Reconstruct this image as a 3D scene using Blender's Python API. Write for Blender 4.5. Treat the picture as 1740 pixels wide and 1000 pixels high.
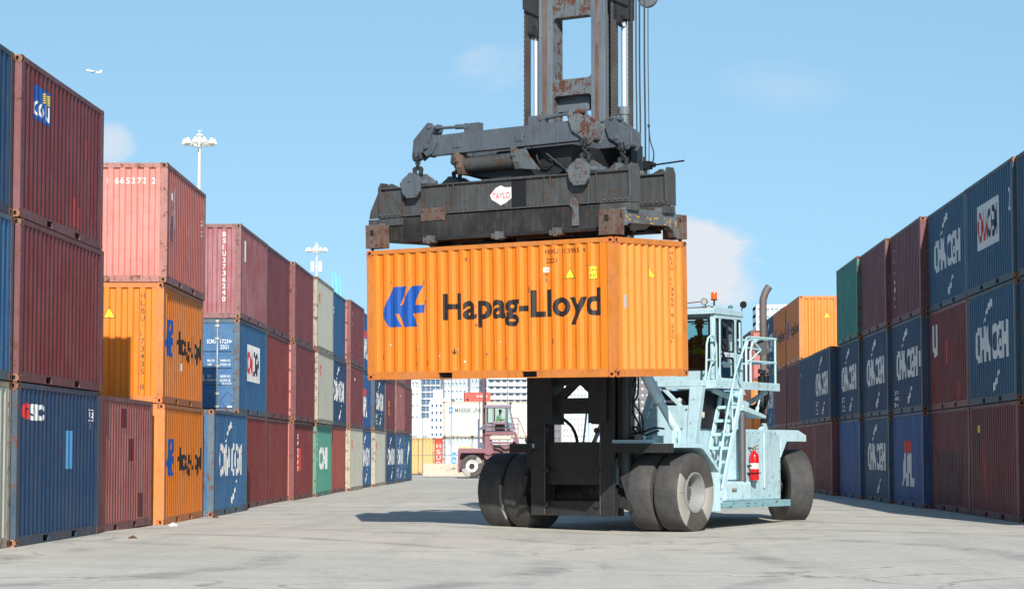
import bpy, bmesh, math, random
from mathutils import Vector, Matrix
R = math.radians
C = bpy.context.scene.collection
random.seed(7)
for o in list(bpy.data.objects): bpy.data.objects.remove(o)

# ---------------- camera, exposure ----------------
sc = bpy.context.scene
cam_d = bpy.data.cameras.new('camera'); cam = bpy.data.objects.new('camera', cam_d); C.objects.link(cam)
cam_d.sensor_width = 36.0; cam_d.lens = 36.0*3850/1740; cam_d.clip_start = 0.5; cam_d.clip_end = 20000
cam.location = (0, 0, 1.464); cam.rotation_euler = (math.pi/2+0.0700, 0, 0.0340)
sc.camera = cam
sc.view_settings.view_transform = 'Standard'; sc.view_settings.look = 'None'
sc.view_settings.gamma = 1; sc.view_settings.exposure = 0.32
sc.cycles.max_bounces = 6; sc.cycles.transparent_max_bounces = 12

# ---------------- sun and sky ----------------
SX, SY = 0.22, -1.80                       # horizontal part of the direction to the sun, per metre of height
ELEV = math.atan(1/math.hypot(SX, SY)); AZ = math.atan2(SX, SY)
sun_d = bpy.data.lights.new('sun', 'SUN'); sun = bpy.data.objects.new('sun', sun_d); C.objects.link(sun)
sun_d.energy = 5.0; sun_d.angle = R(0.5); sun_d.color = (1.0, 0.95, 0.88)
sun.rotation_euler = Vector((-SX, -SY, -1)).to_track_quat('-Z', 'Y').to_euler()
world = bpy.data.worlds.new('World'); sc.world = world; world.use_nodes = True
wn = world.node_tree.nodes; wl = world.node_tree.links; wn.clear()
def N(tree, t, **kw):
    n = tree.nodes.new(t)
    for k, v in kw.items():
        if k in n.inputs: n.inputs[k].default_value = v
        else: setattr(n, k, v)
    return n
WT = world.node_tree
sky = N(WT, 'ShaderNodeTexSky', sky_type='NISHITA', sun_disc=False, sun_elevation=ELEV, sun_rotation=AZ,
        altitude=0.0, air_density=1.0, dust_density=0.2, ozone_density=2.0)
tc = N(WT, 'ShaderNodeTexCoord')
# the gradient of a clear, slightly humid coastal sky is flatter than the model's
smp = N(WT, 'ShaderNodeMapping'); smp.inputs['Scale'].default_value = (1, 1, .5); smp.inputs['Location'].default_value = (0, 0, .15); wl.new(tc.outputs['Generated'], smp.inputs[0])
snm = N(WT, 'ShaderNodeVectorMath', operation='NORMALIZE'); wl.new(smp.outputs[0], snm.inputs[0]); wl.new(snm.outputs[0], sky.inputs[0])
stint = N(WT, 'ShaderNodeMix', data_type='RGBA', blend_type='MULTIPLY'); stint.inputs[0].default_value = 1; wl.new(sky.outputs[0], stint.inputs[6]); stint.inputs[7].default_value = (.92, 1.05, 1.0, 1)
# soft cumulus banks: elliptical regions of the sky dome broken up by noise
def cloud(direction, wx, wz, thr, soft, scale, strength):
    d = Vector(direction).normalized(); s = Vector((d.y, -d.x, 0)).normalized(); u = s.cross(d)
    def dot(v, k, off):
        n = N(WT, 'ShaderNodeVectorMath', operation='DOT_PRODUCT'); wl.new(tc.outputs['Generated'], n.inputs[0]); n.inputs[1].default_value = v
        m = N(WT, 'ShaderNodeMath', operation='SUBTRACT'); wl.new(n.outputs['Value'], m.inputs[0]); m.inputs[1].default_value = off
        q = N(WT, 'ShaderNodeMath', operation='DIVIDE'); wl.new(m.outputs[0], q.inputs[0]); q.inputs[1].default_value = k
        p = N(WT, 'ShaderNodeMath', operation='POWER'); wl.new(q.outputs[0], p.inputs[0]); p.inputs[1].default_value = 2
        return p.outputs[0]
    a = N(WT, 'ShaderNodeMath', operation='ADD'); wl.new(dot(s, wx, 0), a.inputs[0]); wl.new(dot(u, wz, 0), a.inputs[1])
    fo = N(WT, 'ShaderNodeMath', operation='SUBTRACT', use_clamp=True); fo.inputs[0].default_value = 1; wl.new(a.outputs[0], fo.inputs[1])
    mp = N(WT, 'ShaderNodeMapping'); mp.inputs['Scale'].default_value = (1, 1, 1.9); wl.new(tc.outputs['Generated'], mp.inputs[0])
    nz = N(WT, 'ShaderNodeTexNoise', Scale=scale, Detail=9.0, Roughness=0.58, Distortion=0.3); wl.new(mp.outputs[0], nz.inputs['Vector'])
    m1 = N(WT, 'ShaderNodeMath', operation='MULTIPLY_ADD'); wl.new(fo.outputs[0], m1.inputs[0]); m1.inputs[1].default_value = 0.55; wl.new(nz.outputs['Fac'], m1.inputs[2])
    r = N(WT, 'ShaderNodeMapRange', interpolation_type='SMOOTHSTEP'); wl.new(m1.outputs[0], r.inputs[0])
    r.inputs[1].default_value = thr; r.inputs[2].default_value = thr+soft
    f2 = N(WT, 'ShaderNodeMath', operation='MULTIPLY'); wl.new(r.outputs[0], f2.inputs[0]); wl.new(fo.outputs[0], f2.inputs[1])
    f3 = N(WT, 'ShaderNodeMath', operation='MULTIPLY', use_clamp=True); wl.new(f2.outputs[0], f3.inputs[0]); f3.inputs[1].default_value = strength
    return f3.outputs[0]
def sky_dir(px, py):
    a = (px-870)/3850; u = -(py-500)/3850; cp, sp = math.cos(.07), math.sin(.07)
    Y = cp-u*sp; Z = sp+u*cp; cy, sy = math.cos(.034), math.sin(.034)
    return (a*cy-Y*sy, a*sy+Y*cy, Z)
masks = [cloud(sky_dir(1195, 455), .040, .038, .72, .26, 26, 1.5),
         cloud(sky_dir(830, 110), .034, .020, .78, .35, 20, .55),
         cloud(sky_dir(185, 245), .016, .014, .70, .30, 26, .75),
         cloud(sky_dir(1330, 150), .06, .02, .84, .40, 17, .35)]
prev = stint.outputs[2]
for m, col in zip(masks, [(5.9, 6.3, 6.8, 1), (5.3, 6.0, 6.9, 1), (5.8, 6.2, 6.8, 1), (4.8, 5.8, 7.0, 1)]):
    mx = N(WT, 'ShaderNodeMix', data_type='RGBA'); wl.new(m, mx.inputs[0]); wl.new(prev, mx.inputs[6]); mx.inputs[7].default_value = col
    prev = mx.outputs[2]
bg = N(WT, 'ShaderNodeBackground', Strength=0.105); wl.new(prev, bg.inputs[0])
wo = N(WT, 'ShaderNodeOutputWorld'); wl.new(bg.outputs[0], wo.inputs[0])

# ---------------- helpers ----------------
def lin(c):
    return tuple(((x/255)/12.92 if x <= 10 else (((x/255)+.055)/1.055)**2.4) for x in c)+(1,)
MATS = {}
def math_node(t, op, a, b=None, clamp=False):
    n = N(t, 'ShaderNodeMath', operation=op, use_clamp=clamp)
    for i, v in enumerate((a, b)):
        if v is None: continue
        if isinstance(v, (int, float)): n.inputs[i].default_value = v
        else: t.links.new(v, n.inputs[i])
    return n.outputs[0]
def mixc(t, f, a, b, mode='MIX'):
    n = N(t, 'ShaderNodeMix', data_type='RGBA', blend_type=mode)
    for i, v in ((0, f), (6, a), (7, b)):
        if isinstance(v, (int, float, tuple)): n.inputs[i].default_value = v
        else: t.links.new(v, n.inputs[i])
    return n.outputs[2]
def noise(t, vec, scale, detail=4, rough=.55, stretch=None, dist=0.0):
    if stretch:
        m = N(t, 'ShaderNodeMapping'); m.inputs['Scale'].default_value = stretch; t.links.new(vec, m.inputs[0]); vec = m.outputs[0]
    n = N(t, 'ShaderNodeTexNoise', Scale=scale, Detail=detail, Roughness=rough, Distortion=dist); t.links.new(vec, n.inputs['Vector'])
    return n.outputs['Fac']
def ramp(t, f, lo, hi):
    n = N(t, 'ShaderNodeMapRange', clamp=True); t.links.new(f, n.inputs[0]); n.inputs[1].default_value = lo; n.inputs[2].default_value = hi
    return n.outputs[0]
def base(name):
    m = bpy.data.materials.new(name); m.use_nodes = True; t = m.node_tree; t.nodes.clear()
    out = N(t, 'ShaderNodeOutputMaterial'); b = N(t, 'ShaderNodeBsdfPrincipled'); t.links.new(b.outputs[0], out.inputs[0])
    tcn = N(t, 'ShaderNodeTexCoord'); oi = N(t, 'ShaderNodeObjectInfo')
    sc_ = N(t, 'ShaderNodeVectorMath', operation='SCALE'); sc_.inputs[0].default_value = (37, 91, 53); t.links.new(oi.outputs['Random'], sc_.inputs['Scale'])
    ad = N(t, 'ShaderNodeVectorMath', operation='ADD'); t.links.new(tcn.outputs['Object'], ad.inputs[0]); t.links.new(sc_.outputs[0], ad.inputs[1])
    return m, t, b, ad.outputs[0], oi.outputs['Random']
def paint(name, col, rough=.5, rust=.3, fade=.35, streak=.4, rustcol=(98, 55, 34), dirt=.25, metal=0.0, dent=.0, chip=None):
    """old paint: uneven fading, run-off streaks, rust spots and grime"""
    if name in MATS: return MATS[name]
    m, t, b, v, rnd = base(name); c = lin(col) if max(col) > 1 else col+(1,)
    big = noise(t, v, 1.1, 3, .6); mid = noise(t, v, 5, 5, .65); fine = noise(t, v, 26, 4, .6)
    st = noise(t, v, 4.0, 5, .7, (3.2, 3.2, .22)); st2 = noise(t, v, 9.0, 4, .6, (4, 4, .12))
    light = tuple(min(1, x*.78+.13) for x in c[:3])+(1,); dark = tuple(x*.55 for x in c[:3])+(1,)
    f1 = math_node(t, 'MULTIPLY', ramp(t, big, .38, .75), fade); a = mixc(t, f1, c, light)
    f1b = math_node(t, 'MULTIPLY', ramp(t, st, .5, .72), streak*.7); a = mixc(t, f1b, a, dark)
    f1c = math_node(t, 'MULTIPLY', ramp(t, st2, .56, .74), streak*.5); a = mixc(t, f1c, a, light)
    f2 = math_node(t, 'MULTIPLY', ramp(t, mid, .5, .8), dirt); a = mixc(t, f2, a, lin((74, 66, 58)))
    # per-object tint so that neighbours of one colour differ
    hs = N(t, 'ShaderNodeHueSaturation'); t.links.new(a, hs.inputs['Color'])
    t.links.new(math_node(t, 'MULTIPLY_ADD', rnd, .20), hs.inputs['Value']); hs.inputs['Value'].links[0].from_node.inputs[2].default_value = .90
    t.links.new(math_node(t, 'MULTIPLY_ADD', rnd, -.05), hs.inputs['Saturation']); hs.inputs['Saturation'].links[0].from_node.inputs[2].default_value = 1.02
    a = hs.outputs[0]
    rs = math_node(t, 'ADD', math_node(t, 'MULTIPLY', mid, .55), math_node(t, 'MULTIPLY', fine, .35)); rs = math_node(t, 'ADD', rs, math_node(t, 'MULTIPLY', st, .22))
    rm = ramp(t, rs, .76-.17*rust, .80-.15*rust)
    a = mixc(t, rm, a, mixc(t, fine, lin(rustcol), lin(tuple(int(x*.45) for x in rustcol))))
    if chip:
        cn = noise(t, v, 14, 5, .7, (1, 1, 1.6)); a = mixc(t, ramp(t, cn, .60, .63), a, lin(chip))
    t.links.new(a, b.inputs['Base Color']); b.inputs['Metallic'].default_value = metal
    rr = math_node(t, 'ADD', math_node(t, 'MULTIPLY', mid, .25), rough-.12); rr = math_node(t, 'MAXIMUM', rr, math_node(t, 'MULTIPLY', rm, .85)); t.links.new(rr, b.inputs['Roughness'])
    bm_ = N(t, 'ShaderNodeBump', Strength=.35, Distance=.012); t.links.new(mid, bm_.inputs['Height'])
    if dent:
        dn = noise(t, v, 1.6, 2, .4); b2 = N(t, 'ShaderNodeBump', Strength=1.0, Distance=dent); t.links.new(dn, b2.inputs['Height']); t.links.new(bm_.outputs[0], b2.inputs['Normal']); t.links.new(b2.outputs[0], b.inputs['Normal'])
    else: t.links.new(bm_.outputs[0], b.inputs['Normal'])
    MATS[name] = m; return m
def plain(name, col, rough=.5, metal=0.0, var=.15, scale=8):
    if name in MATS: return MATS[name]
    m, t, b, v, rnd = base(name); c = lin(col)
    n = noise(t, v, scale, 5, .6); a = mixc(t, math_node(t, 'MULTIPLY', ramp(t, n, .35, .7), var*2), c, tuple(x*.6 for x in c[:3])+(1,))
    t.links.new(a, b.inputs['Base Color']); b.inputs['Roughness'].default_value = rough; b.inputs['Metallic'].default_value = metal
    MATS[name] = m; return m
def worn_mark(name, col, wear=.35):
    """painted lettering that has chipped away in places"""
    if name in MATS: return MATS[name]
    m, t, b, v, rnd = base(name); c = lin(col)
    n = noise(t, v, 9, 6, .7); s = noise(t, v, 5, 4, .6, (4, 4, .3))
    a = mixc(t, math_node(t, 'MULTIPLY', ramp(t, s, .45, .75), wear), c, tuple(x*.6+.03 for x in c[:3])+(1,))
    t.links.new(a, b.inputs['Base Color']); b.inputs['Roughness'].default_value = .5
    MATS[name] = m; return m

def add_v(a, b): return (a[0]+b[0], a[1]+b[1], a[2]+b[2])
class MB:
    def __init__(s): s.v = []; s.f = []; s.m = []; s.s = []
    def add(s, vs, fs, mi=0, smooth=False):
        o = len(s.v); s.v += [tuple(x) for x in vs]
        for f in fs: s.f.append([o+i for i in f]); s.m.append(mi); s.s.append(smooth)
        return s
    def box(s, x0, y0, z0, x1, y1, z1, mi=0):
        vs = [(x, y, z) for z in (z0, z1) for y in (y0, y1) for x in (x0, x1)]
        return s.add(vs, [(0, 2, 3, 1), (4, 5, 7, 6), (0, 1, 5, 4), (2, 6, 7, 3), (0, 4, 6, 2), (1, 3, 7, 5)], mi)
    def bar(s, p0, p1, w, h, mi=0, up=(0, 0, 1)):
        p0, p1 = Vector(p0), Vector(p1); d = (p1-p0).normalized(); u = Vector(up)
        if abs(d.dot(u)) > .98: u = Vector((0, 1, 0))
        a = d.cross(u).normalized()*w/2; b = a.normalized().cross(d)*h/2
        vs = [p+q for p in (p0, p1) for q in (-a-b, a-b, a+b, -a+b)]
        return s.add(vs, [(3, 2, 1, 0), (4, 5, 6, 7), (0, 1, 5, 4), (1, 2, 6, 5), (2, 3, 7, 6), (3, 0, 4, 7)], mi)
    def tube(s, p0, p1, r0, r1=None, n=12, mi=0, caps=True):
        r1 = r0 if r1 is None else r1; p0, p1 = Vector(p0), Vector(p1); d = (p1-p0).normalized()
        u = Vector((0, 0, 1)) if abs(d.z) < .9 else Vector((1, 0, 0)); a = d.cross(u).normalized(); b = d.cross(a)
        vs = [p+(a*math.cos(2*math.pi*i/n)+b*math.sin(2*math.pi*i/n))*r for p, r in ((p0, r0), (p1, r1)) for i in range(n)]
        s.add(vs, [(i, (i+1) % n, n+(i+1) % n, n+i) for i in range(n)], mi, True)
        if caps: s.add(vs[:n], [tuple(range(n))[::-1]], mi); s.add(vs[n:], [tuple(range(n))], mi)
        return s
    def path(s, pts, r, n=8, mi=0, sub=0):
        P = [Vector(p) for p in pts]
        if sub:
            Q = []
            for i in range(len(P)-1):
                a, b, c, d = P[max(i-1, 0)], P[i], P[i+1], P[min(i+2, len(P)-1)]
                for k in range(sub):
                    t = k/sub; Q.append(.5*((2*b)+(c-a)*t+(2*a-5*b+4*c-d)*t*t+(3*b-a-3*c+d)*t**3))
            P = Q+[P[-1]]
        rings = []; a = None
        for i, p in enumerate(P):
            d = (P[min(i+1, len(P)-1)]-P[max(i-1, 0)]).normalized()
            if a is None: a = d.cross(Vector((0, 0, 1)) if abs(d.z) < .9 else Vector((1, 0, 0))).normalized()
            a = (a-d*a.dot(d)).normalized(); b = d.cross(a)
            rings.append([p+(a*math.cos(2*math.pi*k/n)+b*math.sin(2*math.pi*k/n))*r for k in range(n)])
        vs = [q for rg in rings for q in rg]; fs = []
        for i in range(len(P)-1):
            for k in range(n): fs.append((i*n+k, i*n+(k+1) % n, (i+1)*n+(k+1) % n, (i+1)*n+k))
        s.add(vs, fs, mi, True); s.add(rings[0], [tuple(range(n))[::-1]], mi); s.add(rings[-1], [tuple(range(n))], mi)
        return s
    def prism(s, pts, axis, a0, a1, mi=0):
        """polygon pts in the plane across axis; x: (y,z)  y: (x,z)  z: (x,y)"""
        def P(p, a): return (a, p[0], p[1]) if axis == 'x' else ((p[0], a, p[1]) if axis == 'y' else (p[0], p[1], a))
        n = len(pts); vs = [P(p, a0) for p in pts]+[P(p, a1) for p in pts]
        return s.add(vs, [tuple(range(n)), tuple(range(2*n-1, n-1, -1))]+[(i, n+i, n+(i+1) % n, (i+1) % n) for i in range(n)], mi)
    def lathe(s, prof, c, axis='x', n=32, mi=0, mis=None, smooth=True):
        """prof: (radius, position along axis)"""
        vs = []
        for r, a in prof:
            for i in range(n):
                u, w = r*math.cos(2*math.pi*i/n), r*math.sin(2*math.pi*i/n)
                q = (a, u, w) if axis == 'x' else ((u, a, w) if axis == 'y' else (u, w, a))
                vs.append((c[0]+q[0], c[1]+q[1], c[2]+q[2]))
        for j in range(len(prof)-1):
            s.add([vs[j*n+i] for i in range(n)]+[vs[(j+1)*n+i] for i in range(n)], [(i, (i+1) % n, n+(i+1) % n, n+i) for i in range(n)], mis[j] if mis else mi, smooth)
        return s
    def mesh(s, name, mats):
        me = bpy.data.meshes.new(name); me.from_pydata(s.v, [], s.f)
        for m in mats: me.materials.append(m)
        me.polygons.foreach_set('material_index', s.m); me.polygons.foreach_set('use_smooth', s.s)
        b = bmesh.new(); b.from_mesh(me); bmesh.ops.remove_doubles(b, verts=b.verts, dist=1e-5); bmesh.ops.recalc_face_normals(b, faces=b.faces); b.to_mesh(me); b.free()
        me.update(); return me
    def build(s, name, mats, parent=None, bevel=0, recalc=True):
        if not isinstance(mats, (list, tuple)): mats = [mats]
        me = s.mesh(name, mats); o = bpy.data.objects.new(name, me); C.objects.link(o)
        if parent: o.parent = parent
        if bevel:
            bv = o.modifiers.new('Bevel', 'BEVEL'); bv.width = bevel; bv.segments = 2; bv.limit_method = 'ANGLE'; bv.angle_limit = R(50)
        if any(s.s):
            es = o.modifiers.new('Edge split', 'EDGE_SPLIT'); es.split_angle = R(40)
        return o
def tag(o, label=None, cat=None, group=None, kind=None):
    if label: o['label'] = label
    if cat: o['category'] = cat
    if group: o['group'] = group
    if kind: o['kind'] = kind
    return o
def empty(name, loc, rz=0.0, rx=0.0, ry=0.0):
    o = bpy.data.objects.new(name, None); C.objects.link(o); o.location = loc; o.rotation_euler = (rx, ry, rz); o.empty_display_size = .3
    return o
def inst(name, me, parent, mats=None, rz=0.0, loc=(0, 0, 0), scale=None):
    o = bpy.data.objects.new(name, me); C.objects.link(o); o.parent = parent; o.rotation_euler = (0, 0, rz); o.location = loc
    if scale: o.scale = scale
    if mats:
        for i, m in enumerate(mats): o.material_slots[i].link = 'OBJECT'; o.material_slots[i].material = m
    return o

# ---------------- ground ----------------
def ground_z(x, y):
    """the yard falls a little towards the drive lane so that rain runs off"""
    if x > 30 or y < 0: return 0.0
    if x < -30: return -.06 if y > 40 else 0.0
    if y > 80: return -.06*(1/(1+math.exp((x+4)/1.0))) if x > -8 or True else 0
    dip = -.12*math.exp(-((x-.8)/3.6)**2)*(1/(1+math.exp(-(y-20)/6)))*(1/(1+math.exp((y-51.5)/1.2)))
    return min(dip, -.06*(1/(1+math.exp((x+4)/1.0)))*(1/(1+math.exp(-(y-45)/1.0))))
def make_ground():
    m, t, b, v, rnd = base('yard_concrete')
    co = N(t, 'ShaderNodeTexCoord').outputs['Object']
    big = noise(t, co, .10, 5, .6); mid = noise(t, co, .7, 6, .65); fine = noise(t, co, 9, 6, .7); grit = noise(t, co, 60, 3, .6)
    track = noise(t, co, .9, 5, .6, (1.6, .10, 1)); cross = noise(t, co, .7, 5, .65, (.10, 1.1, 1), .8)
    a = mixc(t, ramp(t, big, .35, .65), lin((188, 184, 173)), lin((208, 202, 188)))
    a = mixc(t, math_node(t, 'MULTIPLY', ramp(t, mid, .42, .72), .28), a, lin((150, 149, 145)))
    a = mixc(t, math_node(t, 'MULTIPLY', ramp(t, track, .50, .70), .30), a, lin((132, 132, 129)))
    a = mixc(t, math_node(t, 'MULTIPLY', ramp(t, cross, .52, .70), .18), a, lin((132, 132, 129)))
    a = mixc(t, math_node(t, 'MULTIPLY', ramp(t, fine, .42, .68), .60), a, lin((212, 208, 196)))
    a = mixc(t, math_node(t, 'MULTIPLY', ramp(t, grit, .50, .75), .55), a, lin((96, 96, 94)))
    f3 = noise(t, co, 4.0, 6, .75, (.35, 1.4, 1), .6); a = mixc(t, math_node(t, 'MULTIPLY', ramp(t, f3, .50, .68), .42), a, lin((140, 137, 130)))
    f4 = noise(t, co, 22, 4, .7, (.5, 1.3, 1)); a = mixc(t, math_node(t, 'MULTIPLY', ramp(t, f4, .55, .72), .35), a, lin((118, 115, 110)))
    # oil spots and patches
    sp = noise(t, co, .55, 2, .5, (1, .45, 1)); a = mixc(t, math_node(t, 'MULTIPLY', ramp(t, sp, .68, .76), .3), a, lin((92, 92, 92)))
    # curved tyre scrubs
    wv = N(t, 'ShaderNodeTexWave', wave_type='RINGS', rings_direction='Z', Scale=.085, Distortion=5.0, Detail=3.0); wv.inputs['Detail Scale'].default_value = .5
    mp = N(t, 'ShaderNodeMapping'); mp.inputs['Location'].default_value = (14, -30, 0); t.links.new(co, mp.inputs[0]); t.links.new(mp.outputs[0], wv.inputs['Vector'])
    a = mixc(t, math_node(t, 'MULTIPLY', math_node(t, 'MULTIPLY', ramp(t, wv.outputs['Fac'], .90, 1.0), ramp(t, mid, .4, .6)), .45), a, lin((104, 104, 104)))
    # cracks
    vo = N(t, 'ShaderNodeTexVoronoi', feature='DISTANCE_TO_EDGE', Scale=.16); dn = N(t, 'ShaderNodeTexNoise', Scale=.6, Detail=4.0); t.links.new(co, dn.inputs['Vector'])
    vm = N(t, 'ShaderNodeVectorMath', operation='MULTIPLY_ADD'); t.links.new(dn.outputs['Color'], vm.inputs[0]); vm.inputs[1].default_value = (3, 3, 0); t.links.new(co, vm.inputs[2]); t.links.new(vm.outputs[0], vo.inputs['Vector'])
    ck = math_node(t, 'SUBTRACT', 1.0, ramp(t, vo.outputs['Distance'], .0, .010)); a = mixc(t, math_node(t, 'MULTIPLY', math_node(t, 'MULTIPLY', ck, ramp(t, big, .42, .55)), .6), a, lin((70, 69, 66)))
    t.links.new(a, b.inputs['Base Color']); b.inputs['Roughness'].default_value = .9; b.inputs['Specular IOR Level'].default_value = .25
    bp = N(t, 'ShaderNodeBump', Strength=.5, Distance=.01); t.links.new(fine, bp.inputs['Height']); t.links.new(bp.outputs[0], b.inputs['Normal'])
    xs = [-6000, -800, -100, -20]+[x*.6-9 for x in range(0, 34)]+[20, 100, 800, 6000]
    ys = [-300, -20, 0, 10, 16, 20, 24, 28]+[30+i*.8 for i in range(30)]+[60, 90, 200, 600, 2000, 9000]
    mb = MB(); W = len(xs)
    mb.add([(x, y, ground_z(x, y)) for y in ys for x in xs], [(j*W+i, j*W+i+1, (j+1)*W+i+1, (j+1)*W+i) for j in range(len(ys)-1) for i in range(W-1)], 0, True)
    o = mb.build('ground', m); o.modifiers.clear(); tag(o, kind='structure'); return o
make_ground()

# ---------------- shipping containers ----------------
L2, W2, HT = 3.029, 1.219, 2.591
PER, OUT, SLO, DEP = .278, .072, .067, .036
NC = 20; X0 = -NC*PER/2
def side_breaks():
    xs = [(-2.86, 0)]
    for i in range(NC):
        s = X0+i*PER; xs += [(s, 0), (s+SLO, DEP), (s+SLO+.072, DEP), (s+2*SLO+.072, 0)]
    xs += [(X0+NC*PER, 0), (2.86, 0)]
    out = []
    for p in xs:
        if not out or p[0]-out[-1][0] > 1e-4: out.append(p)
    return out
SB = side_breaks()
def end_breaks(n=8, dep=.042, slo=.030):
    per = 2.06/n; ys = [(-1.07, 0)]
    for i in range(n):
        s = -1.03+i*per; ys += [(s+.03, 0), (s+.03+slo, dep), (s+per*.5+.03, dep), (s+per*.5+.03+slo, 0)]
    ys.append((1.07, 0)); return ys
EB = end_breaks()
EB2 = end_breaks(9, .045, .068)
def prof(br, x):
    for (a, da), (b, db) in zip(br, br[1:]):
        if a <= x <= b: return da+(db-da)*((x-a)/(b-a) if b > a else 0)
    return 0.0
def sheet(br, z0, z1, plane, flip=False):
    mb = MB(); n = len(br)
    zz = [z0, z1]
    if plane == 'side': vs = [(x, -W2+.006+d, z) for z in zz for x, d in br]
    else: vs = [(-L2+.012+d, -y, z) for z in zz for y, d in br]
    mb.add(vs, [(i, i+1, n+i+1, n+i) for i in range(n-1)]); return mb
def sheet_mesh(name, br, z0, z1, plane):
    mb = sheet(br, z0, z1, plane); me = bpy.data.meshes.new(name); me.from_pydata(mb.v, [], mb.f); me.materials.append(None); me.update(); return me
ME_SIDE = sheet_mesh('side_wall', SB, .155, 2.50, 'side')
ME_END = sheet_mesh('end_wall', EB, .150, 2.50, 'end')
ME_END2 = sheet_mesh('end_wall_ribbed', EB2, .150, 2.50, 'end')
def roof_mesh():
    mb = MB(); xs = []
    n = 26
    for i in range(n): s = -2.86+i*5.72/n; p = 5.72/n; xs += [(s, 0), (s+p*.35, 0), (s+p*.5, .018), (s+p*.85, .018)]
    xs.append((2.86, 0)); k = len(xs)
    mb.add([(x, y, 2.572-d) for y in (-1.16, 1.16) for x, d in xs], [(i, i+1, k+i+1, k+i) for i in range(k-1)])
    return mb.mesh('roof', [None])
ME_ROOF = roof_mesh()
def frame_mesh():
    mb = MB()
    for sx in (-1, 1):
        for sy in (-1, 1):       # corner posts, an L of two plates
            xa, xb = sorted((sx*L2*.9995, sx*(L2-.16))); ya, yb = sorted((sy*W2*.9985, sy*(W2-.055)))
            mb.box(xa, ya, .118, xb, yb, HT-.118)
            xa, xb = sorted((sx*(L2-.003), sx*(L2-.065))); ya, yb = sorted((sy*(W2-.055), sy*(W2-.165)))
            mb.box(xa, ya, .118, xb, yb, HT-.118)
        xa, xb = sorted((sx*(L2-.004), sx*(L2-.075)))
        mb.box(xa, -W2+.16, HT-.105, xb, W2-.16, HT-.004)        # header
        mb.box(xa, -W2+.16, .006, xb, W2-.16, .150)              # sill
    for sy in (-1, 1):
        ya, yb = sorted((sy*(W2-.002), sy*(W2-.065)))
        mb.box(-L2+.176, ya, HT-.088, L2-.176, yb, HT-.006)      # top rail
        ya, yb = sorted((sy*(W2-.004), sy*(W2-.055)))
        # bottom rail broken by the two fork pockets
        for a, b in ((-L2+.176, -1.21), (-.85, .85), (1.21, L2-.176)): mb.box(a, ya, .006, b, yb, .160)
        for a in (-1.21, .85): mb.box(a, ya, .128, a+.36, yb, .160); mb.box(a, ya, .006, a+.36, yb, .022)
    return mb.mesh('frame', [None])
ME_FRAME = frame_mesh()
def under_mesh():
    mb = MB(); mb.box(-2.86, -1.16, .10, -1.21, 1.16, .15); mb.box(-.85, -1.16, .10, .85, 1.16, .15); mb.box(1.21, -1.16, .10, 2.86, 1.16, .15)
    mb.box(-1.21, -1.16, .135, -.85, 1.16, .15); mb.box(.85, -1.16, .135, 1.21, 1.16, .15)
    for i in range(12): x = -2.7+i*.49; mb.box(x, -1.15, .02, x+.05, 1.15, .10)
    return mb.mesh('floor_crossmembers', [None])
ME_UNDER = under_mesh()
def casting_mesh():
    """corner fitting with its oval openings, corner of the box at the origin, body in +x +y +z"""
    a, b, c = .178, .162, .118; mb = MB()
    def face(o, u, v, n, w, h, hw, hh):
        o, u, v, n = map(Vector, (o, u, v, n)); k = 12; cx, cy = w/2, h/2
        ring = []; outer = []
        for i in range(k):
            t = 2*math.pi*(i+.5)/k; cs, sn = math.cos(t), math.sin(t)
            ring.append((cx+hw/2*(abs(cs)**.6)*math.copysign(1, cs), cy+hh/2*(abs(sn)**.6)*math.copysign(1, sn)))
            q = min((w/2)/max(abs(cs), 1e-6), (h/2)/max(abs(sn), 1e-6)); outer.append((cx+cs*q, cy+sn*q))
        vs = [o+u*p[0]+v*p[1] for p in outer]+[o+u*p[0]+v*p[1] for p in ring]+[o+u*p[0]+v*p[1]-n*.03 for p in ring]
        mb.add(vs, [(i, (i+1) % k, k+(i+1) % k, k+i) for i in range(k)], 0); mb.add(vs, [(k+i, k+(i+1) % k, 2*k+(i+1) % k, 2*k+i) for i in range(k)], 1)
        mb.add(vs, [tuple(range(2*k, 3*k))], 1)
    face((0, 0, 0), (1, 0, 0), (0, 0, 1), (0, -1, 0), a, c, .065, .052)      # long side
    face((0, 0, 0), (0, 1, 0), (0, 0, 1), (-1, 0, 0), b, c, .052, .070)      # end side
    mb.box(.001, .001, .0005, a, b, c-.0005); mb.f = mb.f[:-6]+[f for i, f in enumerate(mb.f[-6:]) if i not in (2, 4)]; mb.m = mb.m[:-2]; mb.s = mb.s[:-2]
    # fill corners of the two open faces
    for (x, z) in ((0, 0), (a, 0), (0, c), (a, c)): pass
    return mb.mesh('corner_casting', [None, None])
ME_CAST = casting_mesh()
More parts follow.
